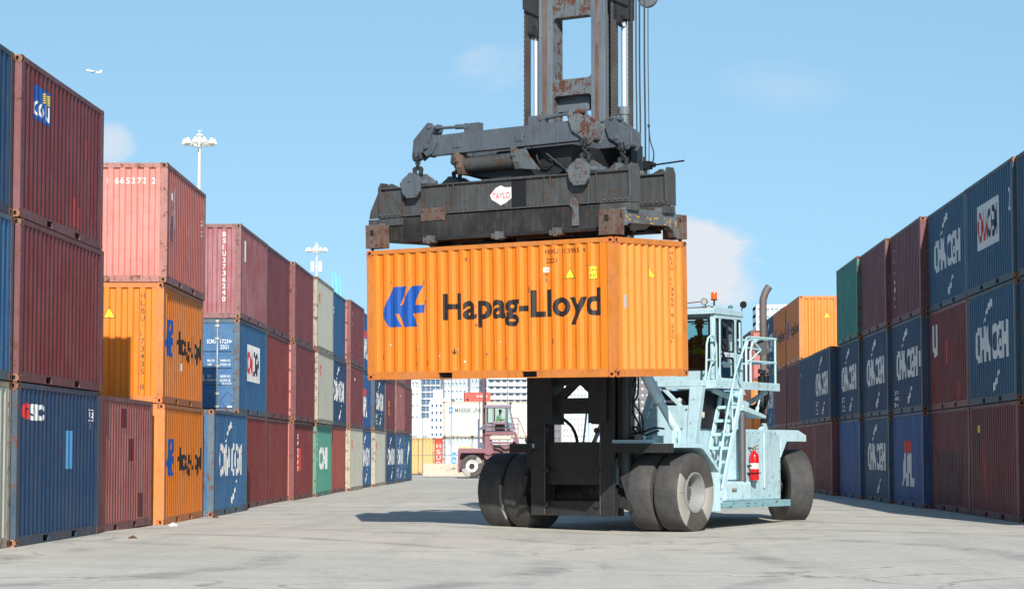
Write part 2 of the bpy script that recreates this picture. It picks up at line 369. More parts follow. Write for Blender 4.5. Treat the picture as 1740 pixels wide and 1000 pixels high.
def door_mesh(hand):
    """one door leaf at the -x end, pressed with five horizontal ribs"""
    mb = MB(); y0, y1 = (.006, 1.05) if hand > 0 else (-1.05, -.006); x = -L2
    zs = [.17, .50, .56, .93, .99, 1.38, 1.44, 1.82, 1.88, 2.22, 2.28, 2.47]; dd = [0, 0, .03, 0, 0, .03, 0, .03, 0, .03, 0, 0]
    zs = [.17]; ds = [.012]
    for zc in (.74, 1.19, 1.65): zs += [zc-.06, zc-.03, zc+.03, zc+.06]; ds += [.012, .045, .045, .012]
    zs.append(2.47); ds.append(.012)
    ya, yb = y0+.05, y1-.05
    vs = [(x+d, yy, z) for z, d in zip(zs, ds) for yy in (ya, yb)]
    mb.add(vs, [(2*i, 2*i+1, 2*i+3, 2*i+2) for i in range(len(zs)-1)])
    mb.box(x+.006, y0, .165, x+.05, ya, 2.475); mb.box(x+.006, yb, .165, x+.05, y1, 2.475)
    mb.box(x+.007, ya, .165, x+.05, yb, .20); mb.box(x+.007, ya, 2.44, x+.05, yb, 2.475)
    return mb.mesh('door', [None])
ME_DOOR = {1: door_mesh(1), -1: door_mesh(-1)}
def bar_mesh(y):
    mb = MB(); x = -L2
    mb.tube((x-.008, y, .10), (x-.008, y, 2.54), .020, n=8)
    for z in (.20, .55, 1.30, 2.05, 2.40): mb.box(x-.032, y-.055, z-.03, x+.006, y+.055, z+.03)
    for z in (.085, 2.53): mb.box(x-.03, y-.045, z-.03, x+.01, y+.045, z+.03)
    return mb.mesh('locking_bar', [None])
ME_BAR = {y: bar_mesh(y) for y in (-.61, -.15, .15, .61)}
def handle_mesh():
    mb = MB(); mb.box(-.012, 0, -.016, .006, .40, .016); mb.box(-.02, .34, -.05, .02, .42, .05); return mb.mesh('handle', [None])
ME_HANDLE = handle_mesh()
def hinge_mesh(hand):
    mb = MB()
    for z in (.35, .95, 1.65, 2.28): mb.box(-L2-.012, hand*1.00, z-.04, -L2+.01, hand*1.11, z+.04) if hand > 0 else mb.box(-L2-.012, -1.11, z-.04, -L2+.01, -1.00, z+.04)
    return mb.mesh('door_hinges', [None])
ME_HINGE = {1: hinge_mesh(1), -1: hinge_mesh(-1)}

# --- lettering: built-in font turned into flat faces, cut at every fold and laid on the steel ---
TXT = {}
def glyphs(body, bold=0.0, spacing=1.0):
    k = (body, bold, spacing)
    if k in TXT: return TXT[k]
    cu = bpy.data.curves.new('t', 'FONT'); cu.body = body; cu.size = 1; cu.offset = bold; cu.space_character = spacing; cu.resolution_u = 4; cu.fill_mode = 'BOTH'
    o = bpy.data.objects.new('t', cu); C.objects.link(o); dg = bpy.context.evaluated_depsgraph_get(); me = o.evaluated_get(dg).to_mesh()
    vs = [(v.co.x, v.co.y) for v in me.vertices]; fs = [tuple(p.vertices) for p in me.polygons]
    o.evaluated_get(dg).to_mesh_clear(); bpy.data.objects.remove(o); bpy.data.curves.remove(cu)
    # cap height is about 0.70 of the font size: normalise to a box x 0..w, cap 0..1
    x0 = min(v[0] for v in vs); w = max(v[0] for v in vs)-x0
    TXT[k] = ([((v[0]-x0)/.70, v[1]/.70) for v in vs], fs, w/.70); return TXT[k]
def text2d(body, x, z, h, width=None, bold=0.0, spacing=1.0, vertical=False):
    """lower-left corner x,z; cap height h; optional total width"""
    if vertical:
        V = []; F = []; pitch = h*1.42
        for i, ch in enumerate(body):
            if ch == ' ': continue
            v, f, w = glyphs(ch, bold); sx = (width or h*.7)/max(w, .45) if w > .3 else (width or h*.7)*.6/.6
            if ch in '1Il': sx = h
            o = len(V); V += [(x+a*sx, z-(i+1)*pitch+b*h) for a, b in v]; F += [tuple(o+q for q in ff) for ff in f]
        return V, F
    v, f, w = glyphs(body, bold, spacing); sx = width/w if width else h
    return [(x+a*sx, z+b*h) for a, b in v], f
def poly2d(pts):
    from mathutils.geometry import tessellate_polygon
    if len(pts) <= 4: return list(pts), [tuple(range(len(pts)))]
    return list(pts), [tuple(t) for t in tessellate_polygon([[Vector((a, b, 0)) for a, b in pts]])]
def rect2d(x0, z0, x1, z1): return poly2d([(x0, z0), (x1, z0), (x1, z1), (x0, z1)])
def join2d(*parts):
    V = []; F = []
    for v, f in parts: o = len(V); V += v; F += [tuple(o+i for i in ff) for ff in f]
    return V, F
MARKC = {}
def mark_mesh(name, geo, face, lift, mat, key=None):
    """face: 'side' (long side at -y), 'end' flat-ribbed, 'end2', 'door' : -x end, seen from outside, 2-D x runs to the viewer's right"""
    if key and key in MARKC: return MARKC[key]
    V, F = geo; br = {'side': SB, 'end': EB, 'end2': EB2, 'door': None, 'flat': None}[face]
    bm = bmesh.new(); vv = [bm.verts.new((x, 0, z)) for x, z in V]
    for f in F:
        try: bm.faces.new([vv[i] for i in f])
        except ValueError: pass
    
    if br:
        xa, xb = min(x for x, _ in V), max(x for x, _ in V)
        for x, _ in br:
            if xa < x < xb: bmesh.ops.bisect_plane(bm, geom=list(bm.verts)+list(bm.edges)+list(bm.faces), plane_co=(x, 0, 0), plane_no=(1, 0, 0), dist=1e-6)
    for v in bm.verts:
        d = prof(br, v.co.x) if br else 0.0; x, z = v.co.x, v.co.z
        if face == 'side': v.co = (x, -W2+.006+d-lift, z)
        elif face == 'door': v.co = (-L2+.0125-lift, -x, z)
        elif face == 'flat': v.co = (x, -lift, z)
        else: v.co = (-L2+.012+d-lift, -x, z)
    bm.normal_update(); out = Vector((0, -1, 0)) if face in ('side', 'flat') else Vector((-1, 0, 0)); bmesh.ops.reverse_faces(bm, faces=[f for f in bm.faces if f.normal.dot(out) < 0])
    me = bpy.data.meshes.new(name); bm.to_mesh(me); bm.free(); me.materials.append(mat)
    if key: MARKC[key] = me
    return me

WHITE = worn_mark('white_lettering', (222, 222, 218), .35); BLACK = worn_mark('black_lettering', (34, 30, 30), .5)
BLUEM = worn_mark('blue_mark', (18, 78, 160), .2); REDM = worn_mark('red_mark', (205, 52, 46), .3); YEL = worn_mark('yellow_sticker', (235, 205, 40), .2)
NAVYM = worn_mark('navy_mark', (24, 36, 66), .3); LBLUE = worn_mark('light_blue_mark', (72, 140, 190), .3); GOLD = worn_mark('gold_mark', (205, 150, 60), .4)
CRED = worn_mark('clay_patch', (150, 52, 40), .4); MARP = worn_mark('maroon_patch', (92, 30, 38), .3); GREENM = worn_mark('green_mark', (50, 180, 90), .2); PURPM = worn_mark('plum_patch', (120, 72, 92), .4)
BROWNM = worn_mark('brown_lettering', (92, 64, 50), .3); GREYM = worn_mark('grey_lettering', (150, 150, 148), .4)

HL_LOGO = [(-2.64, 1.306), (-2.36, 1.839), (-1.98, 1.844), (-2.18, 1.471), (-2.13, 1.472), (-1.88, 1.844), (-1.58, 1.848), (-1.8, 1.465), (-1.55, 1.468), (-1.58, 1.308), (-1.86, 1.305), (-1.71, 1.046), (-2.08, 1.042), (-2.2, 1.301), (-2.28, 1.31), (-2.14, 1.042), (-2.47, 1.048)]
def swoosh(x0, z0, x1, z1, bend, w0, w1, n=10):
    P = []; Q = []
    for i in range(n+1):
        t = i/n; x = x0+(x1-x0)*t; z = z0+(z1-z0)*t; dx, dz = (x1-x0), (z1-z0); l = math.hypot(dx, dz); nx, nz = -dz/l, dx/l
        o = bend*math.sin(math.pi*t); w = (w0+(w1-w0)*t)/2; P.append((x+nx*(o+w), z+nz*(o+w))); Q.append((x+nx*(o-w), z+nz*(o-w)))
    return P+Q[::-1]
def strip2d(pl):
    n = len(pl)//2; return pl, [(i, i+1, 2*n-2-i, 2*n-1-i) for i in range(n-1)]
def M_CMA(extra=None):
    out = [('lettering', join2d(text2d('CMA CGM', -2.05, 1.0, .76, 4.05, .034, .98), strip2d(swoosh(-.95, 1.82, .15, 2.28, .10, .04, .20)), strip2d(swoosh(.15, .32, 1.05, .84, -.08, .20, .03))), 'side', .004, WHITE, 'cma')]
    if extra == 'box':
        g = [rect2d(-2.1, .72, -1.1, .75), rect2d(-2.1, .30, -1.1, .33), text2d('MIX BOX', -2.05, .58, .10, .85, .01), text2d('BY CMA', -2.05, .40, .10, .8, .01)]
        out.append(('small_lettering', join2d(*g), 'side', .004, WHITE, 'box'))
    if extra == 'lines':
        g = [text2d('global', -2.5, .58, .13, .75, .01), text2d('shipping', -2.5, .40, .13, 1.0, .01), text2d('line', -2.5, .20, .13, .6, .01)]
        out.append(('small_lettering', join2d(*g), 'side', .004, WHITE, 'lines'))
    return out
def M_PLATE(x=-1.35):
    return [('logo_plate', rect2d(x, .95, x+2.8, 1.98), 'side', .003, WHITE, 'pl%g' % x),
            ('lettering', text2d('CMA', x+.15, 1.15, .66, 1.25, .03, .95), 'side', .006, REDM, 'plc%g' % x),
            ('lettering', text2d('CGM', x+1.45, 1.15, .66, 1.22, .03, .95), 'side', .006, NAVYM, 'plg%g' % x)]
def M_HAPAG(full=False):
    return [('logo', poly2d(HL_LOGO), 'side', .004, BLUEM, 'hl'),
            ('lettering', text2d('Hapag-Lloyd', -1.08, 1.17, .485, 3.79, .030, 1.03), 'side', .004, BLACK, 'hlt')]
def M_VERT(s, x, z=2.2, h=.085, mat=None, face='side', w=.07): return [('lettering', text2d(s, x, z, h, w, .006, vertical=True), face, .004, mat or WHITE, None)]
def M_CODE(x=1.5): return [('code_lettering', join2d(text2d('CU', x, 2.16, .10, .28, .005), text2d('22G1', x, 2.0, .10, .38, .005)), 'side', .004, WHITE, 'code%g' % x)]
def M_CAP(mat=REDM, x=-2.35, z=1.72, h=.36): return [('logo', join2d(text2d('C', x, z, h, .34, .05), rect2d(x+.42, z, x+.56, z+h), rect2d(x+.34, z+h*.4, x+.46, z+h*.58)), 'side', .004, mat, 'cap%g%g' % (x, z))]
def M_PATCH(x0, z0, x1, z1, mat): return [('repair_patch', rect2d(x0, z0, x1, z1), 'side', .003, mat, None)]
def tri2d(x, z, s): return poly2d([(x-s*.5, z), (x+s*.5, z), (x, z+s*.95)])
def M_TRI(x, z, s, face): return [('warning_sticker', tri2d(x, z, s), face, .003, BLACK, None), ('warning_sticker', tri2d(x, z+s*.06, s*.82), face, .005, YEL, None)]

FC = dict(maroon=(112,46,50), maroon2=(126,50,48), faded=(140,76,72), mauve=(148,92,90), pink=(176,104,92), blue=(44,76,104), navy=(36,64,88), steel=(62,92,112), royal=(30,68,120), teal=(30,70,90), orange=(226,124,28), orange2=(226,122,34), cream=(176,166,140), white=(206,196,170), green=(84,140,110), dgreen=(40,116,96), brick=(148,70,58), tan=(205,160,98), scarlet=(214,74,56), grey=(188,190,188))
PC = {
 'maroon': paint('maroon_container_paint', (102, 36, 40), .5, .42, .18, .45, dent=.02),
 'maroon2': paint('oxide_red_container_paint', (118, 42, 40), .55, .48, .18, .4, dent=.02),
 'faded': paint('faded_maroon_container_paint', (140, 76, 72), .6, .45, .5, .7, dent=.02),
 'mauve': paint('chalky_mauve_container_paint', (148, 84, 88), .65, .35, .75, .8, dent=.02),
 'pink': paint('salmon_container_paint', (196, 112, 100), .6, .30, .45, .6, dent=.02),
 'blue': paint('blue_container_paint', (26, 78, 122), .5, .42, .18, .45, dent=.02),
 'navy': paint('dark_blue_container_paint', (16, 58, 94), .5, .42, .14, .4, dent=.02),
 'steel': paint('weathered_blue_container_paint', (34, 92, 136), .55, .72, .3, .7, dent=.02),
 'royal': paint('royal_blue_container_paint', (10, 74, 130), .5, .2, .25, .35, dent=.02),
 'teal': paint('teal_blue_container_paint', (10, 72, 104), .5, .42, .14, .45, dent=.02),
 'orange': paint('orange_container_paint', (226, 124, 28), .45, .30, .10, .55, (122, 66, 34), .08, dent=.012),
 'orange2': paint('worn_orange_container_paint', (220, 122, 32), .5, .40, .12, .45, (122, 66, 34), .2, dent=.02),
 'cream': paint('cream_container_paint', (176, 176, 162), .55, .30, .25, .45, dent=.02),
 'white': paint('off_white_container_paint', (206, 204, 192), .55, .22, .25, .35, dent=.02),
 'green': paint('green_container_paint', (70, 140, 122), .55, .25, .3, .4, dent=.02),
 'dgreen': paint('deep_green_container_paint', (18, 116, 104), .5, .25, .2, .35, dent=.02),
 'brick': paint('brick_red_container_paint', (148, 70, 58), .55, .2, .2, .35, dent=.02),
 'tan': paint('tan_container_paint', (205, 160, 98), .55, .2, .2, .35, dent=.02),
 'scarlet': paint('scarlet_container_paint', (214, 74, 56), .5, .12, .2, .3, dent=.02),
 'grey': paint('pale_grey_container_paint', (188, 196, 200), .55, .2, .2, .35, dent=.02),
}
FRAMES = {k: paint(k+'_frame_paint', tuple(int(x*.8+18) for x in FC[k]), .6, .98 if 'orange' not in k else .42, .3, .6, (128, 74, 46), .4) for k in FC}
FRAMES['orange'] = paint('orange_frame_paint', (218, 116, 34), .5, .82, .15, .5, (122, 68, 38), .2)
FR_RUST = paint('rusty_frame_steel', (112, 88, 72), .6, .85, .2, .5)
FR_GREY = paint('grimy_frame_steel', (92, 90, 88), .6, .65, .3, .5)
CAST = paint('corner_casting_steel', (132, 88, 62), .6, .95, .2, .4, (120, 72, 48))
CASTO = paint('orange_corner_casting_steel', (196, 108, 48), .6, .95, .2, .4, (116, 66, 42))
PIT = plain('casting_recess', (30, 24, 22), .9)
UND = plain('underfloor_steel', (48, 46, 44), .8)
LOCK = paint('galvanised_lock_bar', (172, 170, 160), .45, .35, .2, .4, metal=.3)

def container(side, x, y, tier, colour, label, marks=(), end='wall', endcol=None, frame=None, rot=None, z=None, rest=None, rx=0, ry=0, group=None, name='shipping_container', zoff=0.0, cast=None, near=None, turn=0.0):
    """side 'L' or 'R': which row.  x = face towards the lane, y = near end."""
    if side == 'L': rz = math.pi/2+turn; cx = x-W2*math.cos(turn)-L2*math.sin(turn); cy = y+L2*math.cos(turn)-W2*math.sin(turn); nend = -1
    elif side == 'R': rz = -math.pi/2; cx = x+W2; cy = y+L2; nend = 1
    else: rz = rot; cx, cy = x, y; nend = near or 1
    zz = tier*(HT+.012)+zoff if z is None else z
    root = empty(name, (cx, cy, zz), rz, rx, ry); tag(root, label, 'shipping container', group)
    cm = PC[colour]; fm = FRAMES[colour]
    inst('frame', ME_FRAME, root, [fm]); inst('roof', ME_ROOF, root, [cm]); inst('floor_crossmembers', ME_UNDER, root, [UND])
    inst('side_wall', ME_SIDE, root, [cm]); inst('side_wall', ME_SIDE, root, [cm], math.pi)
    for e in (-1, 1):
        kind = end if e == nend else 'wall'; rr = 0 if e == -1 else math.pi; em = PC[endcol] if endcol and e == nend else cm
        if kind == 'door':
            for h in (1, -1):
                d = inst('door', ME_DOOR[h], root, [em], rr); inst('hinges', ME_HINGE[h], d, [fm])
                for yy in ((.15, .61) if h > 0 else (-.15, -.61)):
                    b = inst('locking_bar', ME_BAR[yy], d, [LOCK if colour in ('steel', 'cream', 'white', 'blue') else em])
                    inst('handle', ME_HANDLE, b, [LOCK], 0 if h < 0 else math.pi, (-L2-.03, yy, 1.0 if abs(yy) < .5 else .92))
        else: inst('end_wall', ME_END2 if kind == 'ribbed' else ME_END, root, [em], rr)
    c2 = cast or (CASTO if colour.startswith('orange') else CAST)
    for sx in (-1, 1):
        for sy in (-1, 1):
            for szz in (0, 1):
                o = inst('corner_casting', ME_CAST, root, [c2, PIT], 0, (sx*L2*1.0003, sy*W2*1.0008, 0 if not szz else HT-.118)); o.scale = (-sx, -sy, 1)
    for i, (nm, geo, face, lift, mat, key) in enumerate(marks):
        me = mark_mesh(nm, geo, face, lift, mat, key); rr = 0
        if face in ('end', 'end2', 'door') and nend == 1: rr = math.pi
        inst(nm, me, root, None, rr)
    return root
# ---------------- the left row: fifteen stacks from near to far ----------------
GL = 'containers stacked along the left side of the lane'; GR = 'containers stacked along the right side of the lane'
LYS = [29.3, 35.45, 41.85, 48.40, 54.70]+[61.5+6.14*i for i in range(11)]
LXS = [-9.07, -9.0, -9.14, -9.12, -9.10, -9.52, -9.66, -9.60, -9.60, -9.82, -9.72, -10.0, -9.88, -9.92, -9.93, -10.03]
LZS = [0, 0, -.03]+[-.06]*13
LTS = [0, 0, .022, .034, .016, .022, .02, .022, .02, .015, .012, .012, .01, .01, .01, .01]
def Ly(k): return LYS[k+1]
def Ry(k): return 48.50+6.13*k
def LC(k, t, x, col, label, **kw): return container('L', LXS[k+1]+.025*math.sin(k*7+t*3), Ly(k)+.03*math.sin(k*5+t*2), t, col, label, group=GL, zoff=LZS[k+1], turn=LTS[k+1]+.004*math.sin(k*3+t*5), **kw)
def RC(k, t, x, col, label, **kw): return container('R', x, Ry(k), t, col, label, group=GR, **kw)
LC(-1, 0, -9.06, 'cream', 'cream container at the bottom left edge of the photo, lowest of its stack', frame=FR_RUST)
LC(-1, 1, -9.06, 'steel', 'blue container at the far left edge of the photo, middle of its stack', frame=FR_RUST)
LC(-1, 2, -9.04, 'navy', 'blue container at the far left edge of the photo, on top of its stack', frame=FR_GREY)
LC(0, 0, -8.95, 'navy', 'dark blue container with red and white initials, lowest in the nearest left stack', frame=FR_RUST, marks=
   [('lettering', text2d('G', -2.68, 2.03, .23, .44, .07), 'side', .004, REDM, None), ('lettering', text2d('SIC', -2.16, 2.02, .23, .95, .06), 'side', .004, WHITE, None),
    ('code_lettering', join2d(rect2d(2.12, 2.24, 2.6, 2.255), rect2d(2.12, 2.05, 2.6, 2.065), text2d('U8', 2.14, 2.09, .13, .42, .01), text2d('1', 2.2, 1.90, .12, .08, .01)), 'side', .004, WHITE, None)]
   + M_PATCH(.42, 1.20, .92, 1.86, LBLUE) + [('bare_spot', poly2d([(.0, 1.55), (.08, 1.75), (.14, 1.80), (.16, 1.55), (.12, 1.35), (.05, 1.40)]), 'side', .004, PURPM, None)])
LC(0, 1, -8.93, 'maroon', 'plain dark maroon container in the middle of the nearest left stack', frame=FR_RUST)
ICON = [('logo_plate', rect2d(-2.27, 1.70, -1.10, 2.26), 'side', .003, BLUEM, None), ('logo_stripes', join2d(*[rect2d(-1.66, 2.04+i*.036, -1.12, 2.06+i*.036) for i in range(5)]), 'side', .006, YEL, None),
        ('lettering', text2d('ICON', -2.22, 1.76, .25, 1.06, .012), 'side', .006, WHITE, None)]
LC(0, 2, -8.89, 'maroon', 'dark maroon container with a blue and yellow logo square, top of the nearest left stack', frame=FR_RUST, marks=ICON+M_PATCH(1.58, 1.50, 1.74, 1.86, CRED)+M_PATCH(.72, .22, .96, .72, CRED)+M_PATCH(1.02, .20, 1.28, .60, CRED))
LC(1, 0, -9.10, 'faded', 'streaky faded maroon container standing alone between two taller left stacks', frame=FR_RUST, marks=M_PATCH(-.4, 2.0, .1, 2.38, MARP)+M_PATCH(.35, 1.35, .8, 1.79, MARP)+M_PATCH(1.4, .2, 2.1, .69, MARP))
HL2 = M_HAPAG()+M_VERT('HLBU', 1.45, 2.42, .08, GREYM)+M_TRI(2.0, 1.84, .16, 'side')
LC(2, 0, -9.02, 'orange2', 'orange Hapag-Lloyd container at ground level on the left, lowest in its stack', marks=HL2)
LC(2, 1, -9.02, 'orange2', 'orange Hapag-Lloyd container on the left with a warning triangle and shadow on its end', endcol='orange', marks=HL2+M_VERT('HLBU 173435 8', .72, 2.42, .115, BROWNM, 'end', .09)+M_TRI(.04, 1.83, .26, 'end')
   +[('sticker', rect2d(2.6, 1.35, 2.78, 1.52), 'side', .004, GREENM, None), ('sticker', rect2d(-.4, .78, -.18, .95), 'side', .004, WHITE, None)])
LC(2, 2, -9.02, 'pink', 'salmon pink container on top of the orange ones in the left row', frame=FR_RUST, end='wall', marks=
   [('lettering', text2d('1 665272 2', -.10, 2.14, .13, 1.05, .010, 1.3), 'end', .004, WHITE, None),
    ('lettering', join2d(text2d('N', -2.52, 1.72, .40, .45, .04), rect2d(-2.02, 1.25, -1.84, 2.14), rect2d(-2.28, 1.50, -2.10, 1.66), rect2d(-2.55, 1.32, -2.38, 1.46)), 'side', .004, WHITE, None),
    ('repair_patch', rect2d(-1.0, 1.10, -.82, 1.55), 'end', .003, PURPM, None), ('code_lettering', join2d(text2d('22', 2.2, 1.75, .13, .3, .01), text2d('G1', 2.35, 1.5, .13, .25, .01)), 'side', .004, WHITE, None)]
   + M_PATCH(-2.55, .95, -2.2, 1.5, PURPM))
LC(3, 0, -8.92, 'steel', 'weathered blue CMA CGM container with a rusty corner post, standing one high at ground level', frame=FR_RUST, marks=M_CMA())
LC(4, 0, -9.26, 'maroon2', 'plain maroon container under the blue container with the white logo plate, left row', marks=M_VERT('BA', -2.7, 2.2, .10, YEL)+M_PATCH(-2.74, 1.5, -2.66, 1.7, WHITE))
LC(4, 1, -9.20, 'steel', 'blue container with white CMA CGM plate and numbered doors facing the camera, left row', end='door', frame=FR_RUST, marks=M_PLATE(-1.45)+
   [('code_lettering', join2d(text2d('ECMU', .33, 1.92, .11, .23, .008), text2d('172344', .69, 1.92, .11, .34, .008), text2d('4', 1.055, 1.92, .11, .06, .008), text2d('22G1', .69, 1.77, .11, .22, .008)), 'door', .006, WHITE, None),
    ('weight_lettering', join2d(*[text2d(q, x, z, .065, w, .006) for q, x, z, w in (('MAX GR', .34, 1.42, .2), ('30480 KG', .69, 1.42, .28), ('67200 LB', .69, 1.31, .28), ('TARE', .34, 1.31, .12), ('NET', .34, .99, .1), ('28280 KG', .69, .99, .28), ('62350 LB', .69, .88, .28), ('CU CAP', .34, .88, .18), ('33.2 CU.M', .74, .79, .28))]), 'door', .006, WHITE, None),
    ('placard_frame', join2d(*[poly2d([(.90+a*.22, .36+b*.25), (.90+c*.22, .36+d*.25), (.90+c*.20, .36+d*.23), (.90+a*.20, .36+b*.23)]) for a, b, c, d in ((0, 1, 1, 0), (1, 0, 0, -1), (0, -1, -1, 0), (-1, 0, 0, 1))]), 'door', .008, NAVYM, None),
    ('data_plate', rect2d(.90, .17, 1.02, .22), 'door', .009, WHITE, None)])
LC(4, 2, -9.20, 'mauve', 'chalky mauve container with a vertical white code on its end, top of its left stack', frame=FR_RUST, marks=M_VERT('BSIU2736240', .71, 2.42, .125, WHITE, 'end', .09)+M_PATCH(-2.3, 1.62, -1.95, 2.2, WHITE))
LC(5, 0, -9.50, 'maroon2', 'rust streaked maroon container at ground level between a maroon one and a pink ended one', marks=M_VERT('BA', -2.7, 2.2, .10, YEL))
LC(5, 1, -9.36, 'maroon2', 'maroon container with three small white letters, middle tier beside the pink ended one', marks=M_VERT('TEX', 2.2, 2.1, .14, WHITE)+M_PATCH(.4, .9, .6, 1.5, CRED))
LC(5, 2, -9.36, 'maroon', 'plain maroon container on top between the mauve one and one with a pink end')
LC(6, 0, -9.36, 'maroon2', 'maroon container with a red square and slanting white marks, ground level in the left row', endcol='pink', frame=None, marks=[('repair_patch', rect2d(-2.0, .95, -.7, 1.7), 'side', .003, REDM, None), ('lettering', join2d(*[text2d(c, -1.95, z, .2, .4, .02) for c, z in (('K', 1.98), ('/', 1.78), ('A', 1.5), ('/', 1.35), ('/', 1.15), ('A', .90))]), 'side', .006, WHITE, None)])
LC(6, 1, -9.36, 'maroon', 'maroon container with a pale pink door end, middle tier of the left row', end='door', endcol='pink', marks=M_VERT('III', -2.4, 2.4, .12, BLUEM))
LC(6, 2, -9.36, 'maroon', 'maroon container with a pink door end and rusty corner, top tier of the left row', end='door', endcol='pink', cast=CAST)
LC(7, 0, -9.40, 'green', 'green container with large white initials at ground level in the left row', marks=[('lettering', text2d('CNI', -2.0, 1.0, .72, 3.3, .05), 'side', .004, WHITE, None)]+M_VERT('TCKU21', -2.6, 2.3, .12, WHITE))
LC(7, 1, -9.42, 'cream', 'cream container with a red capital mark, middle tier above the green one', end='door', endcol='white', marks=M_CAP())
LC(7, 2, -9.42, 'cream', 'cream container with a red capital mark on the top tier of the left row', end='door', endcol='white', marks=M_CAP())
LC(8, 0, -9.58, 'brick', 'brick red container with small vertical white text, right after the green one', marks=M_VERT('FESCO PACIFIC', -2.0, 2.1, .10, WHITE, w=.2))
LC(8, 1, -9.58, 'navy', 'blue CMA CGM container above the brick red one, middle tier of the left row', marks=M_CMA())
LC(8, 2, -9.58, 'blue', 'plain blue container with one small white mark, top tier beside a cream one', marks=[('lettering', text2d('EC', -2.3, 1.75, .24, .6, .03), 'side', .004, WHITE, None)])
LC(9, 0, -9.55, 'cream', 'cream container with a red capital mark at ground level, after the brick red one', end='door', endcol='white', marks=M_CAP())
LC(9, 1, -9.55, 'maroon', 'maroon container above the nearer ground level cream one, left row', endcol='pink', marks=M_VERT('M', -2.2, 2.0, .2, BLUEM)+M_PATCH(-1.2, 1.95, -.9, 2.05, WHITE))
LC(9, 2, -9.55, 'maroon', 'maroon container with a vertical line of small white letters, top tier of the left row', end='door', endcol='pink', marks=M_VERT('K I A / A', -2.3, 2.2, .15, WHITE, w=.2))
LC(10, 0, -9.75, 'blue', 'blue CMA CGM container standing between the two ground level cream ones', marks=M_CMA())
APL = [('logo', poly2d([(-.75, 1.82), (.75, 1.82), (.75, 1.55), (.35, 1.50), (.05, 1.38), (-.2, 1.50), (-.70, 1.52)]), 'side', .004, REDM, 'apl1'), ('lettering', text2d('APL', -1.15, .62, .82, 2.3, .055), 'side', .004, WHITE, 'apl2')]
LC(10, 1, -9.72, 'royal', 'bright blue APL container in the middle tier of the far left row', marks=APL)
LC(10, 2, -9.72, 'royal', 'bright blue APL container on the top tier beside the lifted orange one', marks=APL)
LC(11, 0, -9.70, 'cream', 'cream container with a rusty end post, the farther of two ground level cream ones', endcol='white', cast=CAST, frame=None, marks=M_CAP())
LC(11, 1, -9.72, 'navy', 'blue CMA CGM container with a small boxed text, middle tier of the far left row', marks=M_CMA('box'))
LC(11, 2, -9.72, 'maroon', 'maroon container on the top tier, half hidden above the boxed text one')
LC(12, 0, -9.78, 'navy', 'blue CMA CGM container right after the farther ground level cream one', marks=M_CMA())
LC(12, 1, -9.80, 'maroon', 'maroon container with a yellow emblem, middle tier of the far left row', marks=[('lettering', join2d(text2d('K', -1.1, 1.25, .30, .9, .02), text2d('L', -1.0, .85, .30, .8, .02)), 'side', .004, GOLD, None)]+M_VERT('T', -2.3, 2.2, .15, WHITE))
LC(12, 2, -9.80, 'maroon', 'maroon container on the top tier above the one with a yellow emblem')
LC(13, 0, -9.84, 'blue', 'blue CMA CGM container with boxed text, second from the far end at ground level', marks=M_CMA('box'))
LC(13, 1, -9.84, 'faded', 'dull maroon container second from the far end of the left row, middle tier', marks=M_VERT('NYK', -1.9, 2.0, .12, GREYM)+M_PATCH(.1, 1.9, .3, 2.0, WHITE))
LC(13, 2, -9.84, 'faded', 'dull maroon container second from the far end of the left row, top tier')
LC(14, 0, -9.92, 'teal', 'teal blue container closing the far end of the left row at ground level', marks=[('lettering', strip2d(swoosh(-.6, .8, 1.0, 2.0, .2, .15, .6)), 'side', .004, WHITE, None)]+M_VERT('CAI LINE', -2.3, 2.2, .18, WHITE, w=.3))
LC(14, 1, -9.92, 'maroon', 'maroon container closing the far end of the left row, middle tier', marks=M_VERT('T AMAL', -2.0, 2.2, .16, WHITE, w=.2))
LC(14, 2, -9.92, 'maroon', 'maroon container closing the far end of the left row, top tier')
# ---------------- the right row ----------------
RC(-1, 0, 9.45, 'maroon', 'dark maroon container at the bottom right edge of the photo', end='door')
RC(-1, 1, 9.16, 'teal', 'blue container at the right edge of the photo, middle of the nearest right stack')
RC(-1, 2, 9.12, 'navy', 'blue container at the right edge of the photo, top of the nearest right stack')
RC(0, 0, 9.10, 'maroon', 'dark maroon container with a small yellow and blue label, lowest right', end='door', marks=[('label_sticker', rect2d(-2.05, 1.55, -1.85, 2.25), 'side', .003, NAVYM, None), ('label_sticker', rect2d(-2.03, 1.95, -1.87, 2.12), 'side', .005, YEL, None)]+[('repair_patch', poly2d([(-1.5, 1.5), (-1.35, .7), (-1.2, .35), (-.95, .5), (-1.0, 1.1), (-1.3, 1.9)]), 'side', .003, CRED, None)])
RC(0, 1, 9.08, 'teal', 'blue CMA CGM container above the dark maroon one with the small label, right row', marks=M_CMA())
RC(0, 2, 9.06, 'teal', 'blue container with a white CMA CGM plate on the top tier of the right row', marks=M_PLATE(-1.55)+[('code_lettering', text2d('22', 2.5, 1.5, .5, .14, .01), 'side', .004, WHITE, None)])
RC(1, 0, 9.09, 'maroon', 'dark maroon container at ground level with a large grimy patch, right row', marks=[('grimy_patch', rect2d(-2.55, .20, 1.95, 1.55), 'side', .003, paint('grimy_maroon_patch', (82, 42, 42), .6, .45, .4, .8), None)])
RC(1, 1, 9.08, 'maroon2', 'red maroon container with one white letter, below the nearer top CMA CGM lettering', marks=[('lettering', text2d('U', -2.55, 1.45, .72, .85, .07), 'side', .004, WHITE, None)]+M_PATCH(-.5, 1.15, -.1, 1.75, REDM)+M_PATCH(1.2, .25, 1.9, .65, CRED))
RC(1, 2, 9.07, 'teal', 'blue CMA CGM container on the top tier next to the white plate one', marks=M_CMA())
